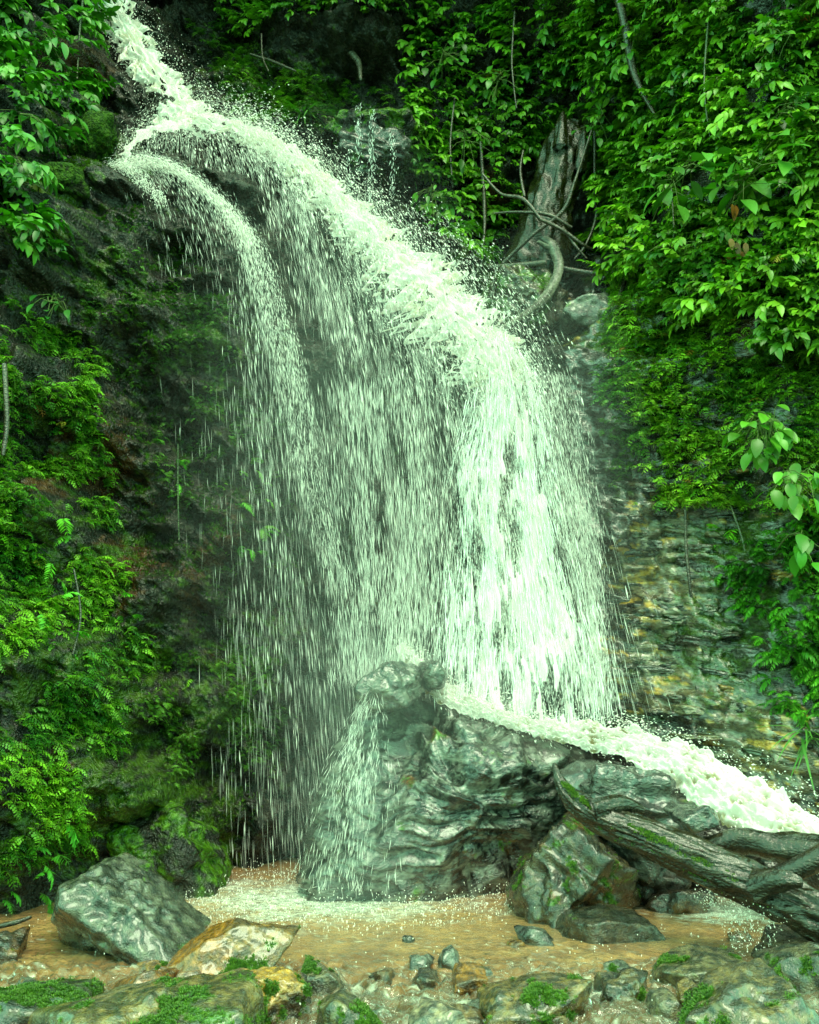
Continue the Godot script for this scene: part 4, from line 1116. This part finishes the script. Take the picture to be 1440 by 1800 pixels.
# ---------------------------------------------------------------- plants
func leaf(len: float, wide: float, fold: float, droop: float, segs: int, tip := 1.0) -> Shape:
	# grows along +z, face up
	var s := Shape.new()
	for k in segs + 1:
		var t := float(k) / segs
		var w := wide * 0.5 * pow(sin(PI * pow(t, tip)), 0.75) if k > 0 and k < segs else 0.0
		var z := len * t
		var y := -droop * len * t * t
		s.v.push_back(Vector3(-w, y + fold * w, z)); s.v.push_back(Vector3(0, y, z)); s.v.push_back(Vector3(w, y + fold * w, z))
	for k in segs:
		var a := k * 3
		for q in 2:
			s.tri(a + q, a + q + 1, a + q + 3)
			s.tri(a + q + 1, a + q + 4, a + q + 3)
	s.c.resize(s.v.size())
	s.c.fill(Color.WHITE)
	s.smooth()
	for k in s.n.size():
		if s.n[k].y < 0: s.n[k] = -s.n[k]
	return s

func turn(yaw: float, pitch: float, roll: float) -> Basis:
	return Basis(Vector3.UP, yaw) * Basis(Vector3.RIGHT, pitch) * Basis(Vector3.BACK, roll)

func twig(leaves: int, len: float, wide: float, reach: float, sd: int) -> Shape:
	# a sprig of broad leaves reaching out along +z
	var r := RandomNumberGenerator.new()
	r.seed = sd
	var s := Shape.new()
	var l := leaf(len, wide, 0.25, 0.35, 4, 0.8)
	var pts := PackedVector3Array()
	var rad := PackedFloat32Array()
	for k in 5:
		var t := k / 4.0
		pts.push_back(Vector3(0, reach * (0.35 * t - 0.55 * t * t), reach * t))
		rad.push_back(0.004 * (1.0 - 0.6 * t))
	s.tube(pts, rad, 3, Color(0.5, 0.6, 0.4))
	for k in leaves:
		var t := 0.15 + 0.85 * k / (leaves - 1.0)
		var p := Vector3(0, reach * (0.35 * t - 0.55 * t * t), reach * t)
		var side := -1.0 if k % 2 == 0 else 1.0
		var yaw := side * r.randf_range(0.4, 1.3) * (1.0 - 0.6 * t)
		var b := turn(yaw, r.randf_range(0.0, 0.7), r.randf_range(-0.5, 0.5)).scaled(Vector3.ONE * r.randf_range(0.7, 1.1))
		var g := r.randf_range(0.75, 1.25)
		s.add(l, Transform3D(b, p), Color(g, g, g))
	return s

func frond(pairs: int, len: float, wide: float, sd: int, lacy := false) -> Shape:
	# an arching fern frond along +z, pinnae in pairs
	var r := RandomNumberGenerator.new()
	r.seed = sd
	var s := Shape.new()
	var pts := PackedVector3Array()
	var rad := PackedFloat32Array()
	for k in 6:
		var t := k / 5.0
		pts.push_back(Vector3(0, len * (0.45 * t - 0.8 * t * t), len * t * (1.0 - 0.2 * t)))
		rad.push_back(0.0022)
	s.tube(pts, rad, 3, Color(0.6, 0.5, 0.3))
	var l := leaf(1.0, 0.34, 0.1, 0.25, 3, 0.7) if not lacy else leaf(1.0, 0.75, 0.1, 0.2, 2, 1.3)
	for k in pairs:
		var t := 0.12 + 0.88 * k / (pairs - 1.0)
		var p := Vector3(0, len * (0.45 * t - 0.8 * t * t), len * t * (1.0 - 0.2 * t))
		var w := wide * pow(sin(PI * (0.12 + 0.86 * t)), 0.7)
		for side in [-1.0, 1.0]:
			var b := turn(side * r.randf_range(1.0, 1.35), 0.1 + 0.9 * t * 0.5 + r.randf_range(-0.2, 0.3), side * r.randf_range(-0.3, 0.3))
			var g := r.randf_range(0.8, 1.2)
			if lacy:
				for q in 2:
					s.add(l, Transform3D(b.scaled(Vector3.ONE * w * 0.55), p + b.z * w * 0.5 * q), Color(g, g, g))
			else:
				s.add(l, Transform3D(b.scaled(Vector3.ONE * w), p), Color(g, g, g))
	return s

func region(poly: Array) -> PackedVector2Array:
	var out := PackedVector2Array()
	for p in poly:
		var w := on_cliff(p[0], p[1])
		out.push_back(Vector2(w.x, w.y))
	return out

func scatter(called: String, poly: Array, n: int, kinds: Array, m: Material, size: Vector2, dark: Color, light: Color, clump: float, label: String, lift := 0.0, odd := 0.0) -> Node3D:
	var area := region(poly)
	var box := Rect2(area[0], Vector2.ZERO)
	for p in area: box = box.expand(p)
	var where := []
	var tints := []
	for k in kinds.size():
		where.append([])
		tints.append([])
	var tries := 0
	var made := 0
	while made < n and tries < n * 12:
		tries += 1
		var q := Vector2(rnd(box.position.x, box.end.x), rnd(box.position.y, box.end.y))
		if not Geometry2D.is_point_in_polygon(q, area): continue
		var dense := soft.get_noise_2d(q.x * 2.6 + 15.0, q.y * 2.6) * 1.4 + 0.5 * fine.get_noise_2d(q.x * 4.0, q.y * 4.0 + 33.0)
		if dense < clump + rnd(-0.15, 0.15): continue
		var nrm := facing(q.x, q.y, 0.1)
		var yaw := atan2(nrm.x, nrm.z) + rnd(-0.9, 0.9)
		var b := turn(yaw, rnd(-0.5, 0.5), rnd(-0.5, 0.5)).scaled(Vector3.ONE * rnd(size.x, size.y))
		var kind := rng.randi() % kinds.size()
		where[kind].append(Transform3D(b, Vector3(q.x, q.y, -depth(q.x, q.y)) + nrm * (rng.randf() * lift - 0.015)))
		var tone := clampf(0.5 + 0.7 * soft.get_noise_2d(q.x * 1.6 + 80.0, q.y * 1.6) + rnd(-0.4, 0.4), 0, 1)
		var c := dark.lerp(light, tone)
		if rng.randf() < odd: c = Color(0.30, 0.12, 0.015) if rng.randf() < 0.4 else Color(0.26, 0.24, 0.02)
		tints[kind].append(c)
		made += 1
	var root := thing(called, Vector3.ZERO, label, "plants", "", "stuff")
	for k in kinds.size():
		if where[k].size() > 0: copies("sprig", kinds[k], m, where[k], tints[k], root)
	return root

func fern(px: float, py: float, n: int, size: float, col: Color, label: String, group: String) -> void:
	var p := on_cliff(px, py)
	var nrm := facing(p.x, p.y, 0.1)
	var root := thing("fern", p - nrm * 0.02, label, "fern", group)
	var mats := []
	for k in 3:
		var m: StandardMaterial3D = mat["small leaf"].duplicate()
		var g := [0.75, 1.0, 1.25][k] as float
		m.albedo_color = lin(Color(col.r * g, col.g * g, col.b * g))
		mats.append(m)
	for k in n:
		var o := part("frond", frond_meshes[rng.randi() % 3], mats[k % 3], root)
		var yaw := atan2(nrm.x, nrm.z) + rnd(-1.3, 1.3)
		o.transform = Transform3D(turn(yaw, rnd(-0.7, 0.9), rnd(-0.4, 0.4)).scaled(Vector3.ONE * size * rnd(0.6, 1.1)), Vector3(rnd(-0.08, 0.08), rnd(-0.14, 0.06), 0) * size * 3.0)

var frond_meshes := []
func shrub(px: float, py: float, d: float, n: int, size: float, wide: float, col: Color, label: String, group: String, called := "shrub", spread := 0.3, hang := 0.0) -> void:
	# broad leaves, each one a part, on short stalks round a stem that springs from the bank
	var tip := at(px, py, d)
	var foot := Vector3(tip.x, tip.y - 0.05, -depth(tip.x, tip.y))
	var root := thing(called, foot, label, "plant", group)
	var s := Shape.new()
	var top := tip - foot
	var pts := PackedVector3Array()
	var rad := PackedFloat32Array()
	for k in 7:
		var t := k / 6.0
		pts.push_back(top * t + Vector3(0, 0.10 * sin(PI * t), 0))
		rad.push_back(0.008 - 0.005 * t)
	s.tube(pts, rad, 5, Color(0.07, 0.09, 0.03))
	var ends := []
	for k in n:
		var a := rnd(0, TAU)
		var e := top * rnd(0.55, 1.0) + Vector3(cos(a) * rnd(0.2, 1.0), sin(a) * rnd(0.1, 0.8) - hang * rng.randf(), rnd(-0.4, 0.5)) * spread
		var st := PackedVector3Array([pts[3 + k % 4], pts[3 + k % 4].lerp(e, 0.5) + Vector3(0, 0.03, 0), e])
		s.tube(st, PackedFloat32Array([0.004, 0.003, 0.002]), 3, Color(0.09, 0.13, 0.03))
		ends.append([e, pts[3 + k % 4]])
	part("stem", s.done(), mat["stem"], root)
	var mesh := leaf(size, wide, 0.22, 0.3, 6, 0.85).done()
	var mats := []
	for k in 4:
		var m: StandardMaterial3D = mat["leaf"].duplicate()
		var g := [0.55, 0.8, 1.0, 1.2][k] as float
		m.albedo_color = lin(Color(col.r * g, col.g * g, col.b * g))
		mats.append(m)
	for e in ends:
		var o := part("leaf", mesh, mats[rng.randi() % 4], root)
		var out: Vector3 = e[0] - e[1]
		var yaw := atan2(out.x, out.z + 0.25) + rnd(-0.5, 0.5)
		o.transform = Transform3D(turn(yaw, rnd(-0.1, 0.8) + hang, rnd(-0.4, 0.4)).scaled(Vector3.ONE * rnd(0.65, 1.15)), e[0])

func grass(px: float, py: float, n: int, len: float, label: String) -> void:
	var p := on_cliff(px, py)
	var root := thing("grass_tuft", p, label, "grass", "grass tufts on the ledge")
	var m: StandardMaterial3D = mat["small leaf"].duplicate()
	m.albedo_color = lin(Color(0.07, 0.2, 0.03))
	var meshes := [leaf(len, 0.018, 0.3, 0.7, 7, 0.6).done(), leaf(len * 0.8, 0.016, 0.3, 0.5, 7, 0.6).done()]
	for k in n:
		var o := part("blade", meshes[k % 2], m, root)
		o.transform = Transform3D(turn(rnd(-1.4, 1.4), rnd(-0.9, 0.5), rnd(-0.3, 0.3)).scaled(Vector3.ONE * rnd(0.6, 1.1)), Vector3(rnd(-0.05, 0.05), rnd(-0.03, 0.03), 0))

func make_plants() -> void:
	var leaf_m: StandardMaterial3D = mat["leaf"]
	var small: StandardMaterial3D = mat["small leaf"]
	var twigs := [twig(7, 0.10, 0.05, 0.16, 1).done(), twig(6, 0.12, 0.055, 0.18, 2).done(), twig(9, 0.08, 0.045, 0.18, 3).done()]
	var tiny := [frond(6, 0.09, 0.030, 4, true).done(), frond(7, 0.11, 0.032, 5, true).done(), frond(5, 0.08, 0.030, 6, true).done()]
	frond_meshes = [frond(11, 0.20, 0.06, 7).done(), frond(12, 0.22, 0.055, 8).done(), frond(9, 0.16, 0.06, 9).done()]
	var bright := Color(0.11, 0.36, 0.018)
	var mid := Color(0.03, 0.15, 0.010)
	var deep := Color(0.022, 0.105, 0.007)
	scatter("bank_leaves", [[1000, -60], [1560, -60], [1560, 640], [1330, 600], [1180, 540], [1110, 470], [1090, 330], [1060, 180], [1010, 90]], 6200, twigs, leaf_m, Vector2(0.35, 1.05), deep, Color(0.23, 0.45, 0.018), -0.1, "dense glossy broad leaves covering the upper right bank", 0.32, 0.006)
	scatter("bank_creeper", [[1010, -60], [1560, -60], [1560, 640], [1330, 600], [1180, 540], [1110, 470], [1090, 330], [1060, 180]], 1700, [frond_meshes[0], tiny[0], tiny[1], frond_meshes[2]], small, Vector2(0.6, 1.4), deep, Color(0.19, 0.40, 0.014), -0.1, "small ferns and creepers mixed among the broad leaves of the upper right bank", 0.3, 0.02)
	scatter("bank_creeper", [[1090, 460], [1180, 520], [1560, 580], [1560, 900], [1260, 890], [1150, 890], [1110, 720], [1060, 600]], 3600, tiny, small, Vector2(0.8, 1.5), Color(0.03, 0.15, 0.006), Color(0.22, 0.44, 0.012), -0.4, "small bright creeper leaves on the middle of the right bank", 0.08, 0.008)
	scatter("bank_creeper", [[1060, 640], [1105, 690], [1100, 730], [1040, 715]], 60, tiny, small, Vector2(0.8, 1.2), mid, Color(0.12, 0.32, 0.012), -0.5, "small tuft of creeper at the edge of the right curtain", 0.04)
	scatter("bank_creeper", [[1040, 600], [1110, 640], [1125, 900], [1085, 900], [1060, 760]], 260, tiny, small, Vector2(0.5, 1.0), deep, Color(0.16, 0.36, 0.012), -0.1, "sparse creeper leaves down the wet rock right of the curtain", 0.03)
	scatter("bank_ferns", [[1260, 1010], [1440, 880], [1560, 860], [1560, 1290], [1380, 1260], [1350, 1160], [1300, 1060]], 700, [frond_meshes[0], frond_meshes[2]], small, Vector2(0.5, 0.9), deep, Color(0.10, 0.36, 0.015), -0.3, "small ferns hanging over the bedded rock at right", 0.06, 0.006)
	scatter("hollow_leaves", [[690, -60], [1010, -60], [1060, 120], [1010, 230], [900, 300], [900, 440], [800, 460], [720, 340], [680, 260], [720, 150]], 1700, twigs, leaf_m, Vector2(0.35, 1.0), deep, Color(0.18, 0.40, 0.018), -0.15, "dark glossy leaves hanging on the wall above the fall", 0.14, 0.003)
	scatter("hollow_leaves", [[380, -60], [700, -60], [700, 40], [560, 40], [440, 50], [390, 60]], 700, twigs, leaf_m, Vector2(0.4, 0.9), deep, Color(0.18, 0.40, 0.018), -0.3, "leaves along the top edge above the dark hollow", 0.12)
	scatter("hollow_leaves", [[560, 130], [680, 150], [760, 220], [740, 300], [620, 300], [570, 230]], 420, tiny, small, Vector2(0.7, 1.4), deep, Color(0.16, 0.36, 0.012), -0.2, "small ferns around the flat wet ledge", 0.05)
	scatter("hollow_leaves", [[330, 40], [390, 50], [470, 110], [560, 150], [560, 230], [480, 240], [420, 200], [380, 130]], 700, tiny, small, Vector2(0.8, 1.4), deep, Color(0.16, 0.36, 0.012), -0.25, "fine leaves and moss on the ledge right of the chute", 0.05)
	scatter("wall_leaves", [[-120, -60], [150, -60], [155, 60], [120, 170], [110, 230], [60, 300], [80, 460], [-120, 480]], 420, twigs, leaf_m, Vector2(0.7, 1.4), deep, Color(0.09, 0.28, 0.016), -0.05, "dark broad leaves on the upper left wall beside the chute", 0.2, 0.004)
	scatter("wall_ferns", [[-100, 540], [120, 560], [180, 640], [170, 760], [210, 960], [250, 1080], [255, 1180], [215, 1320], [150, 1390], [150, 1500], [60, 1560], [-100, 1560]], 5200, tiny, small, Vector2(0.6, 1.4), Color(0.02, 0.12, 0.006), Color(0.18, 0.42, 0.012), -0.1, "lacy maidenhair ferns covering the left wall", 0.05, 0.002)
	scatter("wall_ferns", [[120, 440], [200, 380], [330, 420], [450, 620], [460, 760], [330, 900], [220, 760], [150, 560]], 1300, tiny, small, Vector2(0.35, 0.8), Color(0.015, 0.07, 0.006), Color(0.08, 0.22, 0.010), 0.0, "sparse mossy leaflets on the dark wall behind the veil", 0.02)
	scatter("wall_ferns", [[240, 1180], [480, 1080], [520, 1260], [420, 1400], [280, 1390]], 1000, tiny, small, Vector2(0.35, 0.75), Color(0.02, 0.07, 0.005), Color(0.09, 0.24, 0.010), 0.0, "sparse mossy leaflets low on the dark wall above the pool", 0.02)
	var tufts := [moss_tuft]
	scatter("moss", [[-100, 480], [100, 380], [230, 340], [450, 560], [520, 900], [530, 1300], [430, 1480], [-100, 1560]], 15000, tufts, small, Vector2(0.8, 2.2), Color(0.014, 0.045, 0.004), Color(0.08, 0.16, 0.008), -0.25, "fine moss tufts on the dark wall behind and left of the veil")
	scatter("moss", [[60, 290], [140, 190], [210, 200], [220, 300], [150, 360], [70, 380]], 1500, tufts, small, Vector2(0.8, 2.0), Color(0.02, 0.06, 0.004), Color(0.11, 0.17, 0.008), -0.5, "olive moss cushions around the mossy humps by the chute")
	scatter("moss", [[380, 60], [480, 100], [640, 190], [620, 240], [500, 240], [420, 190]], 1800, tufts, small, Vector2(0.8, 2.0), Color(0.015, 0.05, 0.004), Color(0.09, 0.15, 0.008), -0.4, "moss on the ledge right of the chute")
	scatter("moss", [[1040, 600], [1090, 520], [1150, 560], [1160, 660], [1120, 680]], 1200, tufts, small, Vector2(0.8, 2.2), Color(0.05, 0.10, 0.004), Color(0.22, 0.27, 0.010), -0.6, "yellow-green moss at the corner of the right bank")
	scatter("moss", [[1220, 960], [1300, 900], [1400, 960], [1360, 1200], [1280, 1220], [1220, 1130]], 1600, tufts, small, Vector2(0.6, 1.6), Color(0.012, 0.04, 0.004), Color(0.06, 0.11, 0.008), -0.1, "dark moss on the bedded rock at right")
	# single plants one can point at
	var yellow := Color(0.16, 0.36, 0.015)
	fern(288, 800, 9, 0.75, Color(0.09, 0.32, 0.012), "small bright green fern alone on the dark wall", "ferns on the dark wall")
	fern(415, 850, 18, 0.95, yellow, "yellow-green fern clump on the dark wall, the largest there", "ferns on the dark wall")
	fern(435, 910, 8, 0.8, Color(0.09, 0.3, 0.012), "green fern hanging just below the yellow-green clump", "ferns on the dark wall")
	fern(292, 1175, 12, 0.85, yellow, "yellow-green fern low on the dark wall above the pool", "ferns on the dark wall")
	fern(350, 560, 8, 0.6, Color(0.06, 0.24, 0.012), "small green fern seen through the veil of drops", "ferns on the dark wall")
	fern(70, 950, 14, 1.0, Color(0.08, 0.3, 0.012), "green fern clump halfway up the left wall", "ferns on the left wall")
	fern(60, 1100, 14, 1.1, Color(0.07, 0.3, 0.012), "long-fronded green fern under the clump halfway up the left wall", "ferns on the left wall")
	fern(60, 1480, 12, 1.0, Color(0.06, 0.28, 0.02), "green fern at the foot of the left wall near the pool", "ferns on the left wall")
	fern(195, 1070, 10, 0.9, Color(0.07, 0.3, 0.012), "green fern at the right edge of the fern wall", "ferns on the left wall")
	fern(1150, 690, 12, 0.9, Color(0.1, 0.33, 0.012), "bright fern on the right bank beside the wet rock", "ferns on the right bank")
	fern(1300, 870, 16, 1.1, Color(0.12, 0.36, 0.012), "light green fern spray over the top of the bedded rock", "ferns on the right bank")
	fern(1410, 1020, 14, 1.1, Color(0.06, 0.27, 0.015), "feathery fern at the right edge beside the bedded rock", "ferns on the right bank")
	fern(1400, 1180, 14, 1.0, Color(0.05, 0.25, 0.015), "dark green fern at the right edge above the stream", "ferns on the right bank")
	fern(1110, 580, 16, 0.7, Color(0.2, 0.36, 0.015), "yellow moss-like fern cushion at the corner of the crest", "ferns on the right bank")
	shrub(1215, 275, 7.6, 18, 0.25, 0.11, Color(0.064, 0.204, 0.020), "broad pale leaves of a shrub arching out of the right bank", "shrubs on the right bank", "shrub", 0.22)
	shrub(1340, 290, 7.3, 18, 0.27, 0.10, Color(0.072, 0.211, 0.020), "long pale leaves of a shrub reaching the right edge", "shrubs on the right bank", "shrub", 0.25)
	shrub(1395, 180, 7.4, 12, 0.23, 0.08, Color(0.035, 0.140, 0.011), "dark palmate-leaved plant at the upper right edge", "shrubs on the right bank", "shrub", 0.16)
	shrub(1360, 740, 7.0, 40, 0.13, 0.075, Color(0.080, 0.245, 0.013), "bright broad-leaved shrub on the right below the middle", "shrubs on the right bank", "shrub", 0.2, 0.25)
	shrub(1420, 840, 6.8, 34, 0.13, 0.075, Color(0.080, 0.245, 0.013), "bright broad-leaved shrub drooping at the right edge", "shrubs on the right bank", "shrub", 0.2, 0.35)
	shrub(1425, 950, 6.7, 8, 0.14, 0.08, Color(0.040, 0.177, 0.008), "few hanging leaves at the right edge beside the bedded rock", "shrubs on the right bank", "shrub", 0.14, 0.5)
	shrub(1180, 430, 8.0, 18, 0.10, 0.055, Color(0.048, 0.190, 0.013), "leafy shrub in the middle of the right bank near the driftwood", "shrubs on the right bank")
	shrub(1120, 60, 8.9, 20, 0.11, 0.06, Color(0.040, 0.163, 0.009), "leafy branch hanging from the top right of the hollow", "shrubs on the right bank", "shrub", 0.3, 0.2)
	shrub(1060, 200, 9.3, 18, 0.11, 0.06, Color(0.036, 0.150, 0.009), "leafy sprays overhanging the broken stump", "shrubs on the right bank", "shrub", 0.28, 0.2)
	shrub(1390, 60, 7.6, 16, 0.16, 0.07, Color(0.040, 0.163, 0.009), "large glossy leaves in the top right corner", "shrubs on the right bank", "shrub", 0.25)
	shrub(60, 55, 8.3, 12, 0.16, 0.06, Color(0.035, 0.140, 0.013), "dark glossy large-leaved plant in the top left corner", "shrubs on the left wall", "shrub", 0.24, 0.3)
	shrub(35, 200, 7.6, 14, 0.16, 0.055, Color(0.035, 0.140, 0.011), "glossy lance-leaved plant on the left edge beside the mossy hump", "shrubs on the left wall", "shrub", 0.2, 0.35)
	shrub(45, 395, 7.0, 11, 0.13, 0.055, Color(0.035, 0.140, 0.020), "pale shiny leaves on the left edge under the lower mossy hump", "shrubs on the left wall", "shrub", 0.13, 0.1)
	shrub(85, 530, 7.1, 12, 0.10, 0.045, Color(0.035, 0.140, 0.020), "small shiny-leaved plant on the left wall below the arc of water", "shrubs on the left wall", "shrub", 0.15)
	shrub(25, 300, 7.3, 7, 0.15, 0.06, Color(0.035, 0.140, 0.009), "narrow drooping leaves on the left edge by the mossy humps", "shrubs on the left wall", "shrub", 0.13, 0.5)
	shrub(180, 80, 9.6, 7, 0.10, 0.04, Color(0.048, 0.150, 0.008), "yellowish sprig hanging by the upper chute", "shrubs on the left wall", "shrub", 0.12, 0.4)
	shrub(820, 230, 9.7, 16, 0.12, 0.05, Color(0.035, 0.140, 0.009), "leafy plant on the wall above the white crest", "plants on the hollow wall", "shrub", 0.25, 0.3)
	shrub(760, 330, 9.6, 16, 0.11, 0.04, Color(0.048, 0.177, 0.009), "narrow-leaved plant beside the white crest", "plants on the hollow wall", "shrub", 0.2, 0.5)
	shrub(780, 90, 9.9, 18, 0.12, 0.06, Color(0.040, 0.160, 0.012), "dark leafy plant high on the wall at top centre", "plants on the hollow wall", "shrub", 0.3, 0.2)
	shrub(880, 130, 9.7, 18, 0.12, 0.06, Color(0.040, 0.160, 0.012), "dark leafy sprays high above the stump", "plants on the hollow wall", "shrub", 0.3, 0.2)
	shrub(1300, 415, 7.6, 9, 0.12, 0.055, Color(0.26, 0.12, 0.03), "cluster of dry brown dead leaves hanging on the right bank", "shrubs on the right bank", "shrub", 0.1, 0.6)
	shrub(1325, 320, 7.4, 3, 0.13, 0.05, Color(0.32, 0.12, 0.02), "three orange withered leaves under the long pale leaves", "shrubs on the right bank", "shrub", 0.08, 0.5)
	grass(535, 205, 26, 0.3, "bright grass tuft on the ledge right of the chute")
	grass(690, 270, 24, 0.32, "tall grass tuft at the end of the wet ledge")
	grass(720, 300, 20, 0.3, "drooping grass tuft beside the white crest")
	grass(1420, 1290, 26, 0.4, "dry yellowish grass hanging at the right edge above the stream")

# ---------------------------------------------------------------- all together
func _ready() -> void:
	var cam := Camera3D.new()
	cam.name = "camera"
	cam.fov = 50.0
	cam.near = 0.05
	cam.far = 200.0
	cam.position = EYE
	cam.rotation_degrees = Vector3(PITCH, 0, 0)
	cam.current = true
	add_child(cam)
	var env := Environment.new()
	env.background_mode = Environment.BG_SKY
	var sky := Sky.new()
	var look := ProceduralSkyMaterial.new()
	look.sky_top_color = Color(0.67, 1.0, 0.80)
	look.sky_horizon_color = Color(0.56, 0.93, 0.70)
	look.sky_curve = 0.2
	look.ground_bottom_color = Color(0.10, 0.14, 0.07)
	look.ground_horizon_color = Color(0.20, 0.30, 0.16)
	look.sun_angle_max = 1.0
	sky.sky_material = look
	env.sky = sky
	env.tonemap_mode = Environment.TONE_MAPPER_LINEAR
	env.tonemap_exposure = 4.6
	env.volumetric_fog_enabled = true
	env.volumetric_fog_density = 0.0
	env.sdfgi_enabled = true
	env.ssao_enabled = true
	env.ssil_enabled = true
	var we := WorldEnvironment.new()
	we.name = "environment"
	we.environment = env
	add_child(we)
	var sun := DirectionalLight3D.new()
	sun.name = "sun"
	sun.light_energy = 0.35
	sun.light_color = Color(0.93, 1.0, 0.84)
	sun.light_angular_distance = 30.0
	sun.shadow_enabled = true
	sun.rotation_degrees = Vector3(-62, 18, 0)
	add_child(sun)

	rng.seed = 20240
	soft.seed = 4; soft.frequency = 1.0; soft.noise_type = FastNoiseLite.TYPE_SIMPLEX_SMOOTH; soft.fractal_octaves = 3
	fine.seed = 9; fine.frequency = 1.0; fine.noise_type = FastNoiseLite.TYPE_SIMPLEX_SMOOTH; fine.fractal_octaves = 3
	ridge.seed = 12; ridge.frequency = 1.0; ridge.noise_type = FastNoiseLite.TYPE_SIMPLEX_SMOOTH; ridge.fractal_type = FastNoiseLite.FRACTAL_RIDGED; ridge.fractal_octaves = 4
	cell.seed = 8; cell.frequency = 1.0; cell.noise_type = FastNoiseLite.TYPE_CELLULAR; cell.cellular_return_type = FastNoiseLite.RETURN_DISTANCE2_SUB; cell.fractal_octaves = 2
	swirl.seed = 17; swirl.frequency = 1.0; swirl.noise_type = FastNoiseLite.TYPE_SIMPLEX_SMOOTH; swirl.fractal_octaves = 2
	make_materials()
	make_cliff()
	draw_cliff()
	make_water()
	make_pool()
	make_rocks()
	make_wood()
	make_plants()
